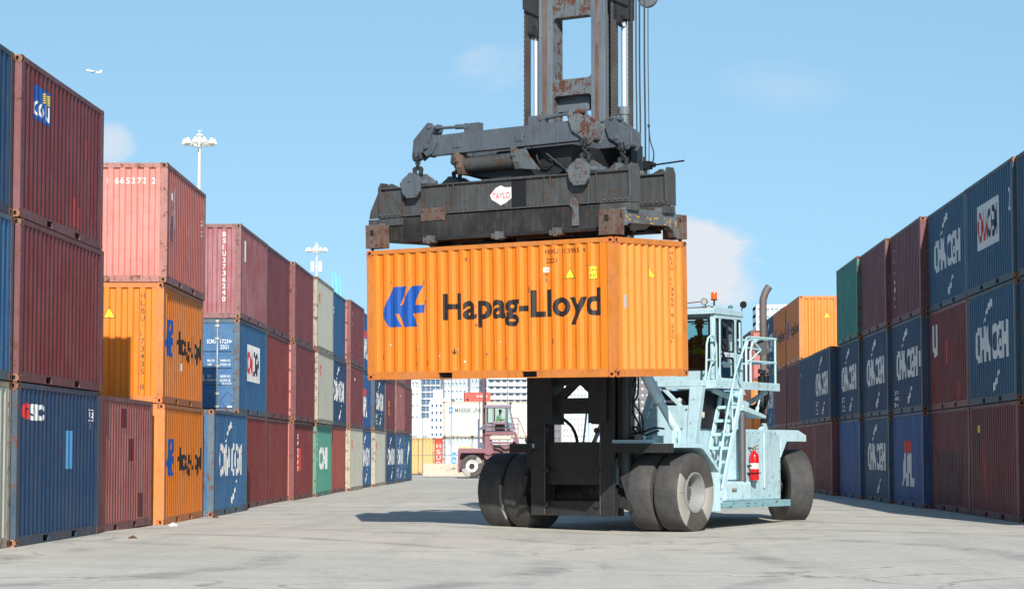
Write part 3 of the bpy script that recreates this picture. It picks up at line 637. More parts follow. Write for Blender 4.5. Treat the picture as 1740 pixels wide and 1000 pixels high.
RC(2, 0, 8.88, 'royal', 'bright blue APL container at ground level in the right row', end='door', marks=APL)
RC(2, 1, 8.88, 'navy', 'blue CMA CGM container with three short lines of text, right row', end='door', marks=M_CMA('lines')+M_PATCH(2.3, 1.2, 2.6, 1.62, WHITE))
RC(2, 2, 8.87, 'maroon', 'maroon container with vertical white letters and red door end, top of the right row', end='door', endcol='maroon2', marks=M_VERT('TRITONAL', -2.4, 2.2, .15, WHITE, w=.22))
RC(3, 0, 8.78, 'teal', 'dark blue CMA CGM container at ground level beside the APL one', marks=M_CMA())
RC(3, 1, 8.77, 'navy', 'blue CMA CGM container above another CMA CGM one in the right row', marks=M_CMA())
RC(3, 2, 8.74, 'maroon', 'plain maroon container on the top tier next to the green one', endcol='maroon2')
RC(4, 0, 8.66, 'royal', 'plain blue container at ground level below the boxed text one, right row')
RC(4, 1, 8.66, 'navy', 'blue CMA CGM container with boxed text under the green one', marks=M_CMA('box'))
RC(4, 2, 8.62, 'dgreen', 'green container on the top tier, the only green one in the right row', endcol='green', marks=M_VERT('EVERGREEN', -2.0, 2.2, .13, GREYM, w=.12))
RC(5, 0, 8.42, 'maroon', 'maroon container at ground level below a dark blue one with boxed text', end='door', marks=M_VERT('IM', -1.6, 1.4, .25, GREYM))
RC(5, 1, 8.38, 'navy', 'dark blue CMA CGM container with boxed text topping a two high stack', end='door', marks=M_CMA('box')+[('sticker', rect2d(.3, 1.35, .7, 1.5), 'door', .006, GREENM, None), ('sticker', rect2d(.1, 1.95, .8, 2.02), 'door', .006, WHITE, None)])
RC(6, 0, 8.42, 'maroon2', 'maroon container at ground level, right row, under a blue one in shade')
RC(6, 1, 8.42, 'navy', 'dark blue container with small white code, second tier below the orange end', marks=[('lettering', text2d('GESU', -2.5, 1.9, .15, .7, .01), 'side', .004, GREYM, None)])
RC(7, 0, 8.46, 'maroon', 'maroon container at ground level two below the orange end, right row')
RC(7, 1, 8.46, 'maroon', 'maroon container directly under the orange one with the bright end')
RC(7, 2, 8.46, 'orange2', 'orange Hapag-Lloyd container with a sunlit end, top tier of the right row', endcol='orange', marks=M_HAPAG()+M_TRI(-.1, 1.7, .28, 'end'))
RC(8, 0, 8.42, 'maroon', 'maroon container at ground level one past the sunlit orange stack')
RC(8, 1, 8.42, 'maroon', 'maroon container in the middle tier one past the sunlit orange stack')
RC(8, 2, 8.42, 'orange2', 'orange Hapag-Lloyd container in shade behind the sunlit one, right row', marks=M_HAPAG())
RC(9, 0, 8.44, 'steel', 'grey blue container at ground level near the far end of the right row')
RC(9, 1, 8.44, 'steel', 'grey blue CMA CGM container, middle tier near the far end of the right row', marks=M_CMA())
RC(9, 2, 8.44, 'navy', 'blue CMA CGM container on the top tier behind the shaded orange one', marks=M_CMA())
container('R', 8.33, 117.0, 0, 'brick', 'brown container at ground level in the last stack, seen past the ladder', group=GR)
container('R', 8.33, 117.0, 1, 'orange2', 'orange container in the last right stack under the pink ended one', group=GR, endcol='orange')
container('R', 8.33, 117.0, 2, 'maroon', 'maroon container with a sunlit pink end behind the exhaust pipe', group=GR, endcol='pink')  # one container: sunlight on its end is put into the pink paint

# ---------------- the container being carried ----------------
LIFT = dict(rot=-.6226, z=2.937-.0, rx=.0337, ry=.0105)
lifted_marks = M_HAPAG()+[
 ('code_lettering', join2d(text2d('HLXU', 1.43, 2.335, .085, .30, .006), text2d('113955', 1.82, 2.33, .085, .42, .006), text2d('9', 2.30, 2.325, .085, .05, .006), text2d('22G1', 1.44, 2.16, .085, .26, .006)), 'side', .004, BLACK, None),
 ('data_sticker', rect2d(1.39, 1.99, 1.51, 2.08), 'side', .003, WHITE, None), ('data_lettering', join2d(text2d('UIC', 1.405, 2.01, .045, .09, .006), text2d('81', 1.42, 1.92, .05, .07, .006)), 'side', .006, BLACK, None),
 ('height_sticker', rect2d(2.45, 1.82, 2.62, 2.07), 'side', .0028, BLACK, None), ('height_sticker', rect2d(2.458, 1.828, 2.612, 2.062), 'side', .0045, YEL, None),
 ('height_lettering', join2d(text2d('2.6m', 2.47, 1.97, .06, .13, .006), text2d("8'6\"", 2.475, 1.86, .06, .12, .006)), 'side', .006, BLACK, None),
 ('patch', rect2d(-2.57, 2.20, -2.49, 2.40), 'side', .003, PC['orange2'], None),
 ]+M_TRI(2.0, 1.85, .22, 'side')
lifted_marks += [('warning_sticker', poly2d([(-.02, 1.87), (.13, 1.87), (-.01, 2.10)]), 'end2', .003, BLACK, None), ('warning_sticker', poly2d([(-.012, 1.878), (.115, 1.878), (-.005, 2.075)]), 'end2', .005, YEL, None)]
random.seed(21)
def scuffs(n, x0, x1, z0, z1, mat, w=(.01, .05), h=(.02, .14), face='side'):
    g = []
    for i in range(n):
        x, z = random.uniform(x0, x1), random.uniform(z0, z1); a, b = random.uniform(*w), random.uniform(*h)
        g.append(poly2d([(x, z), (x+a*.6, z-b*.1), (x+a, z+b*.5), (x+a*.5, z+b), (x+a*.1, z+b*.6)]))
    return join2d(*g)
lifted_marks += [('scuff_marks', scuffs(26, -2.8, 2.8, .2, 2.3, None), 'side', .003, paint('bare_rust', (132, 74, 40), .8, .9), None), ('scrape_marks', scuffs(14, -2.8, 2.8, .25, 1.2, None, (.005, .02), (.05, .35)), 'side', .0035, PC['orange2'], None),
                 ('white_scrapes', scuffs(6, -2.7, 1.2, .3, .8, None, (.02, .05), (.01, .03)), 'side', .004, WHITE, None), ('tear', poly2d([(-.86, .56), (-.80, .46), (-.74, .56), (-.78, .52), (-.80, .62), (-.82, .52)]), 'side', .004, BLACK, None),
                 ('scuff_marks', scuffs(18, -.95, .95, .2, 2.3, None), 'end2', .003, PC['orange2'], None)]
lifted_marks += M_VERT('HLXU 113955 9 22G1', .72, 2.42, .070, BLACK, 'end2', .05)
lifted_marks += [('repair_patch', rect2d(-.86, 1.28, -.78, 1.52), 'end2', .003, GREYM, None), ('repair_patch', rect2d(.83, .16, 1.06, .80), 'end2', .003, PC['orange2'], None)]
lc = container('X', -1.259, 44.461, 0, 'orange', 'bright orange Hapag-Lloyd container hanging from the spreader above the lane', lifted_marks, end='ribbed', near=1, rot=LIFT['rot'], z=LIFT['z'], rx=LIFT['rx'], ry=LIFT['ry'])
# ---------------- the container handler (lane truck with mast) ----------------
BL = paint('pale_blue_truck_paint', (178, 207, 215), .45, .45, .22, .6, (110, 82, 60), .36)
GREY = paint('grey_mast_paint', (92, 101, 108), .45, .72, .30, .9, (116, 72, 46), .35)
GREY2 = paint('blue_grey_boom_paint', (74, 82, 90), .42, .72, .28, .9, (116, 70, 46), .3)
RUSTY = paint('rust_bitten_mast_paint', (88, 96, 100), .6, 1.25, .3, .8, (104, 56, 34), .5)
DARKB = paint('greasy_shaded_steel', (33, 34, 36), .5, .12, .10, .3, (70, 48, 36), .3)  # near-black for greasy steel, also where shade is painted in
BLK = plain('black_steel', (22, 22, 24), .6)
RUB = plain('hose_rubber', (18, 18, 19), .55)
CHROME = plain('chromed_rod', (226, 228, 230), .28, .6, .05)
PIPE = paint('heat_dulled_pipe', (98, 88, 84), .6, .45, .4, .4)
SILV = paint('silver_rim_paint', (150, 152, 150), .45, .10, .3, .3, metal=.2)
RAILM = paint('rail_paint', (168, 204, 208), .45, .22, .3, .3, (120, 84, 60))
BEAMG = paint('oily_spreader_grey', (64, 66, 66), .5, .92, .3, 1.1, (96, 62, 42), 1.0)
BEAMD = paint('dark_spreader_beam', (38, 36, 35), .5, .75, .3, 1.2, (92, 64, 48), .5)
ENDF = paint('scuffed_end_beam', (82, 90, 94), .55, .98, .4, .9, (112, 68, 46), .4)
ENDR = paint('rusty_end_post', (92, 72, 60), .65, 1.15, .4, .6, (104, 60, 40), .5)
YSC = paint('scuffed_yellow_paint', (206, 156, 40), .6, .6, .3, .5, (96, 84, 70))

def tyre_material():
    m, t, b, v, rnd = base('worn_tyre_rubber')
    co = N(t, 'ShaderNodeTexCoord').outputs['Object']; n = noise(t, co, 3.5, 5, .6); f = noise(t, co, 30, 3, .6)
    a = mixc(t, ramp(t, n, .35, .7), lin((58, 58, 60)), lin((76, 75, 73))); a = mixc(t, math_node(t, 'MULTIPLY', ramp(t, f, .5, .8), .3), a, lin((120, 116, 108)))
    t.links.new(a, b.inputs['Base Color']); b.inputs['Roughness'].default_value = .75; b.inputs['Specular IOR Level'].default_value = .3
    bp = N(t, 'ShaderNodeBump', Strength=.4, Distance=.006); t.links.new(f, bp.inputs['Height']); t.links.new(bp.outputs[0], b.inputs['Normal'])
    return m
def sidewall_material(name, wedges):
    """dusty wedges left dry on an otherwise wet-black side wall: angle ranges in the wheel's own plane"""
    m, t, b, v, rnd = base(name)
    co = N(t, 'ShaderNodeTexCoord').outputs['Object']; sp = N(t, 'ShaderNodeSeparateXYZ'); t.links.new(co, sp.inputs[0]); n = noise(t, co, 5, 5, .6)
    at = math_node(t, 'ARCTAN2', sp.outputs[2], sp.outputs[1]); at = math_node(t, 'ADD', at, math_node(t, 'MULTIPLY', n, .06))
    a = mixc(t, ramp(t, n, .3, .7), lin((66, 62, 59)), lin((82, 77, 72)))
    for lo, hi in wedges:
        w = math_node(t, 'MULTIPLY', math_node(t, 'GREATER_THAN', at, R(lo)), math_node(t, 'LESS_THAN', at, R(hi)))
        a = mixc(t, math_node(t, 'MULTIPLY', w, .9), a, mixc(t, n, lin((176, 172, 164)), lin((146, 142, 134))))
    t.links.new(a, b.inputs['Base Color']); b.inputs['Roughness'].default_value = .85
    return m
TYRE = tyre_material(); SIDEW = sidewall_material('dusty_sidewall', [(-179, -120), (150, 181), (-48, 12)]); SIDED = sidewall_material('plain_sidewall', [])
def tyre_mesh(w, rad=.80, rim=.40, sw=None):
    h = w/2; sh = .05
    prof_ = [(rim, -h+.05), (rim+.05, -h+.01), (rad-sh*1.2, -h), (rad-sh*.5, -h+.012), (rad-.012, -h+.04), (rad, -h+.08), (rad, h-.08), (rad-.012, h-.04), (rad-sh*.5, h-.012), (rad-sh*1.2, h), (rim+.05, h-.01), (rim, h-.05)]
    mb = MB(); mb.lathe(prof_, (0, 0, 0), 'x', 56, mis=[1, 1, 1, 0, 0, 0, 0, 0, 1, 1, 1]); return mb
def rim_mesh(w, rim=.40, deep=.30):
    h = w/2; mb = MB()
    mb.lathe([(rim+.012, h-.04), (rim+.012, h-.015), (rim-.02, h-.01), (rim-.035, h-.06), (rim-.06, h-deep), (rim-.13, h-deep-.03), (rim-.15, h-deep+.02), (.15, h-deep+.02), (.145, h-deep+.09), (.12, h-deep+.11), (0.001, h-deep+.115)], (0, 0, 0), 'x', 40, mis=[0, 0, 0, 0, 1, 1, 1, 1, 1, 1])
    mb.lathe([(rim+.01, -h+.04), (rim-.03, -h+.03), (rim-.05, -h+.12), (.15, -h+.14), (.15, -h+.02), (.001, -h+.02)], (0, 0, 0), 'x', 40)
    for i in range(14):
        t = 2*math.pi*i/14; y, z = (rim-.19)*math.cos(t), (rim-.19)*math.sin(t); mb.tube((h-deep-.01, y, z), (h-deep+.05, y, z), .024, n=8)
    return mb
def wheel(parent, r, b, z, w, rad=.80, rim=.40, side=SIDEW, yaw=0, rimmat=None):
    t = empty('wheel', (r, b, z), yaw); t.parent = parent
    ty = tyre_mesh(w, rad, rim).build('tyre', [TYRE, side], t); rm = rim_mesh(w, rim).build('rim', [rimmat or SILV, rimmat or DISHM], t)
    if r < 0: ty.rotation_euler.z = rm.rotation_euler.z = math.pi
    return t
DISHM = paint('dark_wheel_dish', (84, 84, 84), .6, .5, .3, .5)  # dish coloured a darker grey than the rim
ZT = -.12
truck = empty('container_handler', (.10, 47.24, ZT), -R(31)); tag(truck, 'pale blue mast truck carrying the orange container, with its ladder and stairs facing the camera', 'container handler')
def B(mb, name, mats, parent=None, bevel=.006): return mb.build(name, mats, parent or truck, bevel)
Z = .12   # local z = world z + .12
for r, w in ((2.12, .56), (1.48, .56), (-1.48, .56), (-2.12, .56)): wheel(truck, r, 0, .80, w, side=SIDEW if abs(r) > 2 else SIDED)
wheel(truck, 1.62, 5.85, .86, .56, .82, .40, SIDED, R(48), DARKB); wheel(truck, -1.62, 5.85, .86, .56, .82, .40, SIDED, R(48), DARKB)
# drive axle and under-carriage between the wheels
mb = MB(); mb.tube((-1.15, 0, .80), (1.15, 0, .80), .20, n=20); mb.lathe([(.02, -.34), (.28, -.30), (.36, -.12), (.36, .12), (.24, .30)], (.18, -.05, .80), 'y', 28); mb.tube((.18, -.42, .82), (.18, -.30, .82), .07); B(mb, 'drive_axle', DARKB)
mb = MB(); mb.tube((-1.35, 5.85, .82), (1.35, 5.85, .82), .12, n=12); mb.box(-.9, 5.65, .62, .9, 6.05, 1.0); B(mb, 'steer_axle', DARKB)
# chassis
mb = MB()
for s in (-1, 1):
    mb.box(s*.95-.12, -.55, .95, s*.95+.12, 6.4, 1.50)
mb.box(-.83, .5, 1.0, .83, .7, 1.45); mb.box(-.83, 3.0, 1.0, .83, 3.2, 1.45); mb.box(-1.05, 6.3, .75, 1.05, 6.9, 1.60)
B(mb, 'chassis', BL, bevel=.012)
mb = MB(); mb.box(-.80, 1.0, 1.20, .80, 5.6, 1.56); mb.box(-.75, 3.2, 1.56, .75, 5.4, 1.66); B(mb, 'engine_hood', BL, bevel=.02)
mb = MB(); mb.prism([(-1.05, 6.2), (1.05, 6.2), (1.05, 6.9), (.8, 7.2), (-.8, 7.2), (-1.05, 6.9)], 'z', .7, 1.68); B(mb, 'counterweight', BL, bevel=.02)
# front fenders: flat deck, inner skirt, sloping rear flap
for s in (1, -1):
    mb = MB(); a, b = (.92, 2.42) if s > 0 else (-1.50, -.92)
    mb.box(a, -.92, 1.70, b, .16, 1.79); e = s*2.42
    q = MB(); mb.prism([(.16, 1.70), (.16, 1.79), (.35, 1.74), (1.02, 1.24), (1.02, .40), (.96, .40), (.96, 1.20), (.30, 1.66)], 'x', a, b)
    mb.box(min(s*.92, s*.98), -.45, 1.05, max(s*.92, s*.98), .9, 1.70)
    f = mb.build('fender', BL, truck, .006)
    mb = MB(); mb.box(a+.02, -.955, 1.60, b-.02, -.925, 1.785); mb.build('fender_shade_lip', DARKB, f)  # near-black lip paints in the shade under the fender
# mast: outer rails, inner rails, ties
MY = -.65
def rail_pair(name, r0, r1, y0, y1, z0, z1, mat, mat2=None):
    for s in (-1, 1):
        mb = MB(); a, b = sorted((s*r0, s*r1)); t = .05
        mb.box(a, y0, z0, b, y0+t, z1, 0); mb.box(a, y1-t, z0, b, y1, z1, 0)
        web = (a, a+.05) if s > 0 else (b-.05, b)
        mb.box(web[0], y0+t, z0, web[1], y1-t, z1, 1); B(mb, name, [mat, mat2 or mat])
rail_pair('outer_mast_rail', .66, 1.00, MY-.22, MY+.16, .32, 7.6, DARKB)
rail_pair('inner_mast_rail', .47, .80, MY-.22, MY+.20, 6.0, 12.6, GREY, RUSTY)
rail_pair('inner_mast_rail', .45, .61, MY-.22, MY+.20, 2.18, 6.0, DARKB)
for s in (-1, 1): mb = MB(); a, b = sorted((s*1.0, s*1.18)); mb.box(a, MY-.1, 1.3, b, MY+.3, 6.6); B(mb, 'cylinder_guard', DARKB)
mb = MB()                                                      # rust-brown wear strips inside the rails
for s in (-1, 1): mb.box(*(lambda a, b: (a, MY-.235, 3.2, b, MY-.222, 12.6))(*sorted((s*.58 if s > 0 else -.70, s*.66 if s > 0 else -.60))))
B(mb, 'wear_strip', paint('rubbed_rust_strip', (92, 72, 62), .40, .8, .6, 1.2, (116, 70, 46)), bevel=0)
for z0, z1, mt in ((10.62, 11.05, RUSTY), (8.98, 9.32, RUSTY), (11.9, 12.5, GREY)):
    mb = MB(); mb.box(-.47, MY-.20, z0, .47, MY-.12, z1); mb.box(-.47, MY-.12, z0, .47, MY+.08, z0+.05); mb.box(-.47, MY-.12, z1-.05, .47, MY+.08, z1)
    c = .10                                                     # rounded gussets in the corners
    for s in (-1, 1):
        for zz, d in ((z0, -1), (z1, 1)):
            pts = [(s*.47, zz)]+[(s*(.47-c+c*math.sin(R(a))), zz+d*(c-c*math.cos(R(a)))) for a in (0, 22, 45, 67, 90)]
            mb.prism(pts, 'y', MY-.199, MY-.121)
    B(mb, 'mast_crossbar', mt)
mb = MB(); mb.box(-.47, MY+.02, 8.68, .47, MY+.16, 8.99); mb.box(.30, MY+.00, 8.70, .47, MY+.17, 8.97, 1); B(mb, 'mast_crossbar', [GREY, DARKB])
# lower mast ties, seen against the light under the container
mb = MB(); mb.box(-.80, MY-.18, 2.98, .80, MY+.10, 3.42); mb.box(-.80, MY-.18, 2.40, .80, MY+.10, 2.72)
mb.bar((-.42, MY-.1, 2.66), (.12, MY-.1, 3.12), .12, .16); mb.bar((.66, MY-.1, 2.66), (.12, MY-.1, 3.12), .12, .16); B(mb, 'mast_lower_tie', DARKB)
mb = MB(); mb.box(-.80, MY-.12, .95, .80, MY+.12, 1.82); mb.box(-.80, MY-.2, .32, .80, MY-.14, .62); mb.box(-.80, MY-.14, .32, .80, MY+.1, .36)
B(mb, 'mast_base_plate', DARKB)
for s in (-1, 1):
    mb = MB(); mb.box(*[v for v in (min(s*.44, s*.86), MY-.32, 2.2, max(s*.44, s*.86), MY-.26, 4.4)]); B(mb, 'carriage_side', DARKB)
    mb = MB(); mb.bar((s*1.16, MY-.1, 1.15), (s*1.34, MY-.05, .55), .14, .16); mb.bar((s*1.2, MY, 1.0), (s*1.42, -.1, .9), .16, .4); mb.prism([(s*1.1, .5), (s*1.35, .42), (s*1.3, .62), (s*1.15, .72)], 'y', MY-.2, MY-.05); B(mb, 'mast_pivot_bracket', DARKB)
for s in (-1, 1):                                               # rollers, keeper plates and grease-bright edges on the lower rails
    for z in (.55, 1.25, 2.05): mb = MB(); mb.tube((s*.60, MY-.235, z), (s*.60, MY-.27, z), .06, n=14); mb.box(s*.83-.10, MY-.235, z-.05, s*.83+.10, MY-.222, z+.05); B(mb, 'guide_roller', DARKB, bevel=0)
    mb = MB(); mb.box(s*.665-.008, MY-.228, .35, s*.665+.008, MY-.2215, 3.2); B(mb, 'worn_edge', paint('worn_bright_steel', (112, 106, 100), .4, .6, metal=.4), bevel=0)
# lift cylinders with chrome rods, leaf chains beside them
for s, cx in ((-1, -1.02), (1, 1.12)):
    mb = MB(); mb.tube((cx, MY+.02, 4.5), (cx, MY+.02, 8.60 if s > 0 else 8.35), .105, n=18); mb.tube((cx, MY+.02, 8.50 if s > 0 else 8.3), (cx, MY+.02, 8.66 if s > 0 else 8.4), .125, n=18); cy = B(mb, 'lift_cylinder', GREY, bevel=0); mb = MB(); mb.tube((cx, MY+.02, .9), (cx, MY+.02, 4.6), .13, n=18); mb.build('barrel', DARKB, cy)  # lower barrel coloured near-black to stand for the shade on it
    mb = MB(); mb.tube((cx, MY+.02, 8.3), (cx, MY+.02, 10.42), .060, n=20); mb.build('rod', CHROME, cy)
    mb = MB(); mb.box(cx-.17*(1 if s < 0 else 1), MY-.13, 10.30 if s < 0 else 10.45, cx+.17, MY+.16, 11.3); mb.lathe([(.12, -.05), (.12, .05)], (cx+.02, MY-.1, 10.42), 'x', 16); mb.prism([(cx-.20, 10.9), (cx-.20, 11.5), (cx+.35, 11.5), (cx+.20, 10.7)], 'y', MY-.2, MY-.14)
    B(mb, 'cylinder_head', DARKB)
def leaf_chain(x, y, z0, z1, w):
    mb = MB(); pitch = .052; n = int((z1-z0)/pitch); k = 7
    for i in range(n):
        z = z0+i*pitch
        for j in range(k):
            if (i+j) % 2: continue
            xx = x-w/2+w*j/k; mb.box(xx, y-.03, z-.012, xx+w/k*.9, y+.03, z+pitch*1.45)
        mb.tube((x-w/2-.012, y, z+.02), (x+w/2+.012, y, z+.02), .012, n=5, caps=False)
    return mb
CHN = paint('greased_chain_steel', (70, 62, 58), .5, .5, .3, .3, (80, 56, 42))
for x, y, z0, z1, w in ((-1.16, MY-.10, 7.9, 11.2, .14), (-.88, MY+.02, 8.0, 10.8, .09), (.96, MY-.10, 6.9, 11.2, .14), (1.26, MY+.04, 7.0, 11.2, .09)):
    B(leaf_chain(x, y, z0, z1, w), 'lift_chain', CHN, bevel=0)
# hoses at the right of the mast and the feeler bar
for i, (x, y) in enumerate(((1.37, -.56), (1.42, -.50), (1.46, -.58), (1.53, -.50), (1.565, -.55), (1.63, -.52))):
    mb = MB(); mb.path([(x, y, 6.75+.1*(i % 2)), (x+.005, y, 8.2), (x-.01, y, 9.6), (x, y, 11.6)], .014 if i < 5 else .009, 6, sub=3); B(mb, 'hydraulic_hose', RUB, bevel=0)
mb = MB(); mb.path([(1.63, -.52, 8.25), (1.66, -.52, 7.95), (1.74, -.52, 7.7), (1.72, -.52, 7.5), (1.60, -.52, 7.42), (1.58, -.52, 7.2)], .014, 6, sub=4); mb.lathe([(.02, -.03), (.03, 0), (.02, .03)], (1.63, -.52, 8.25), 'z', 8); B(mb, 'hydraulic_hose', RUB, bevel=0)
mb = MB(); mb.lathe([(.03, -.05), (.22, -.05), (.24, -.02), (.17, 0), (.24, .02), (.22, .05), (.03, .05)], (1.62, -.5, 10.92), 'y', 28); mb.box(1.2, -.62, 10.9, 1.62, -.58, 11.1); B(mb, 'hose_sheave', GREY)
mb = MB(); mb.tube((1.60, -.5, 7.43), (2.46, -.55, 7.47), .018, n=8); mb.box(1.42, -.60, 7.36, 1.66, -.42, 7.52); mb.tube((1.66, -.5, 7.44), (1.76, -.5, 7.44), .05, n=10); mb.tube((1.52, -.51, 7.3), (1.52, -.51, 7.62), .03, n=8); B(mb, 'feeler_bar', BLK, bevel=0)

# --- cab-side structure of the truck ---
mb = MB()
mb.prism([(.30, 1.79), (1.72, 1.79), (1.95, 2.58), (.78, 2.58), (.62, 2.30)], 'y', .88, .94)        # big front panel
mb.prism([(1.72, 1.79), (1.92, 1.79), (2.10, 2.97), (1.80, 2.97)], 'y', .84, 1.00)                # right slanting column
mb.prism([(.62, 2.30), (.78, 2.30), (1.02, 2.97), (.86, 2.97)], 'y', .84, 1.00)                   # left column
mb.box(.80, .84, 2.97, 2.12, 1.02, 3.09); mb.bar((1.05, .96, 3.0), (1.55, .96, 2.55), .05, .08)
B(mb, 'cab_support_frame', BL, bevel=.01)
mb = MB(); mb.box(.62, 2.3, 1.6, .82, 2.5, 2.9); B(mb, 'cab_support_post', BL)
mb = MB(); mb.box(1.70, 2.3, 1.6, 1.95, 2.5, 2.9); B(mb, 'cab_support_post', BL)
mb = MB(); mb.box(.70, 1.25, 2.1, 1.85, 2.3, 2.90); B(mb, 'radiator_block', BLK)
mb = MB(); mb.tube((.95, 1.15, 2.68), (1.45, 1.12, 2.66), .03, n=8); mb.lathe([(.001, -.05), (.05, -.03), (.06, .02), (.001, .05)], (1.42, 1.1, 2.70), 'z', 12); B(mb, 'filter_bracket', paint('dusty_white_paint', (205, 205, 200), .5, .2), bevel=0)
mb = MB(); mb.tube((1.40, -.42, 3.30), (1.72, -.25, 2.62), .115, n=20); mb.tube((1.72, -.25, 2.62), (2.03, -.10, 2.02), .085, n=18); mb.lathe([(.02, -.08), (.10, -.08), (.10, .08), (.02, .08)], (2.05, -.09, 1.95), 'x', 16); mb.box(1.96, -.22, 1.79, 2.02, .05, 2.05); mb.box(2.10, -.22, 1.79, 2.16, .05, 2.05)
B(mb, 'tilt_cylinder', BL)
mb = MB(); mb.box(.95, -.88, 1.79, 1.75, -.45, 1.86); mb.tube((1.35, -.55, 1.93), (1.62, -.75, 1.90), .05, n=10); mb.tube((1.0, -.6, 1.95), (1.5, -.4, 2.0), .03, n=8); mb.tube((1.0, -.7, 1.92), (1.55, -.5, 1.95), .02, n=8); mb.box(1.15, -.35, 1.79, 1.6, .1, 1.95); B(mb, 'valve_block', BL)
mb = MB(); mb.tube((1.54, -.86, 1.90), (1.54, -.72, 1.90), .075, n=14); B(mb, 'filter_can', PIPE)
for i, pts in enumerate([[(1.20, -.45, 3.4), (1.12, -.5, 2.9), (.98, -.5, 2.6), (.9, -.5, 2.55)], [(1.26, -.45, 3.4), (1.28, -.5, 2.9), (1.2, -.5, 2.5), (1.45, -.6, 2.1), (1.48, -.6, 1.85)], [(1.32, -.45, 3.4), (1.34, -.5, 2.8), (1.28, -.55, 2.6), (1.44, -.5, 2.3), (1.45, -.5, 1.8)],
                         [(1.02, -.5, 2.6), (1.05, -.55, 2.3), (1.25, -.5, 2.05), (1.4, -.55, 1.95)], [(.80, -.5, 2.62), (1.05, -.5, 2.72), (1.22, -.48, 3.0), (1.28, -.45, 3.4)], [(1.2, -.5, 1.8), (1.18, -.5, 2.05), (1.30, -.5, 2.12), (1.38, -.5, 2.0), (1.36, -.5, 1.82)], [(1.25, -.6, 1.98), (1.5, -.55, 2.02), (1.7, -.5, 2.10), (1.9, -.4, 2.08)], [(1.25, -.65, 1.92), (1.55, -.6, 1.95), (1.8, -.45, 2.05)],
                         [(-.3, .0, 2.62), (.05, .0, 2.56), (.22, 0, 2.25), (.25, 0, 1.7)]]):
    mb = MB(); mb.path(pts, .020 if i < 8 else .035, 8, sub=6); B(mb, 'hydraulic_hose', RUB, bevel=0)
mb = MB(); mb.path([(-1.6, .3, 2.2), (-1.11, .3, 2.36), (-.86, .3, 2.26), (-.69, .3, 2.10), (-.59, .3, 1.83), (-.58, .3, 1.5)], .035, 8, sub=4); B(mb, 'hydraulic_hose', RUB, bevel=0)
mb = MB(); mb.tube((-.34, .3, 2.6), (-.48, .3, 1.5), .022, n=8); B(mb, 'deck_post', BL, bevel=0); mb = MB(); mb.bar((.18, .3, 2.6), (-.28, .3, 1.6), .10, .05); B(mb, 'deck_post', BL, bevel=0); mb = MB(); mb.tube((.50, 1.0, 2.75), (.52, 1.0, 2.14), .018, n=6); mb.tube((.50, 1.0, 2.14), (.95, 1.0, 2.14), .03, n=8); mb.lathe([(.001, -.03), (.05, 0), (.001, .03)], (.48, 1.0, 2.17), 'x', 10); B(mb, 'deck_post', BL, bevel=0)
# platform round the cab with its rails
mb = MB(); mb.box(1.84, 1.03, 2.97, 2.32, 3.98, 3.03); mb.box(.15, 3.30, 2.97, 1.84, 3.98, 3.03); mb.box(2.29, 1.03, 2.93, 2.33, 3.98, 3.10); mb.box(1.84, 1.00, 2.93, 2.33, 1.03, 3.10); mb.bar((2.1, 1.3, 2.90), (2.1, 2.9, 2.62), .06, .10); mb.bar((2.2, 3.6, 2.93), (1.3, 3.6, 2.4), .06, .10); B(mb, 'platform', BL)
mb = MB(); rr = .024
P = lambda *p: [(a, b, c+.12) for a, b, c in p]
mb.path(P((2.31, 2.42, 2.95), (2.31, 2.42, 3.7), (2.31, 2.52, 3.90), (2.31, 2.72, 3.93), (2.31, 3.84, 3.94)), rr, 8)
mb.path(P((2.31, 2.50, 3.42), (2.31, 3.84, 3.42)), rr, 8); mb.path(P((2.31, 3.80, 2.95), (2.31, 3.80, 3.96)), rr, 8); mb.path(P((2.31, 2.62, 2.95), (2.31, 2.62, 3.62), (2.31, 2.72, 3.82), (2.31, 2.92, 3.86)), rr, 8)
mb.path(P((2.31, 3.12, 3.68), (2.31, 2.62, 3.92)), .018, 6); mb.path(P((2.31, 3.12, 3.68), (2.31, 2.62, 3.44)), .018, 6); mb.path(P((2.31, 2.45, 3.70), (2.31, 3.12, 3.68)), .018, 6)
mb.path(P((2.31, 3.80, 3.94), (.3, 3.95, 3.94)), rr, 8); mb.path(P((2.31, 3.80, 3.42), (.3, 3.95, 3.42)), rr, 8); mb.path(P((.3, 3.95, 2.9), (.3, 3.95, 3.94)), rr, 8)
B(mb, 'guard_rail', RAILM, bevel=0)
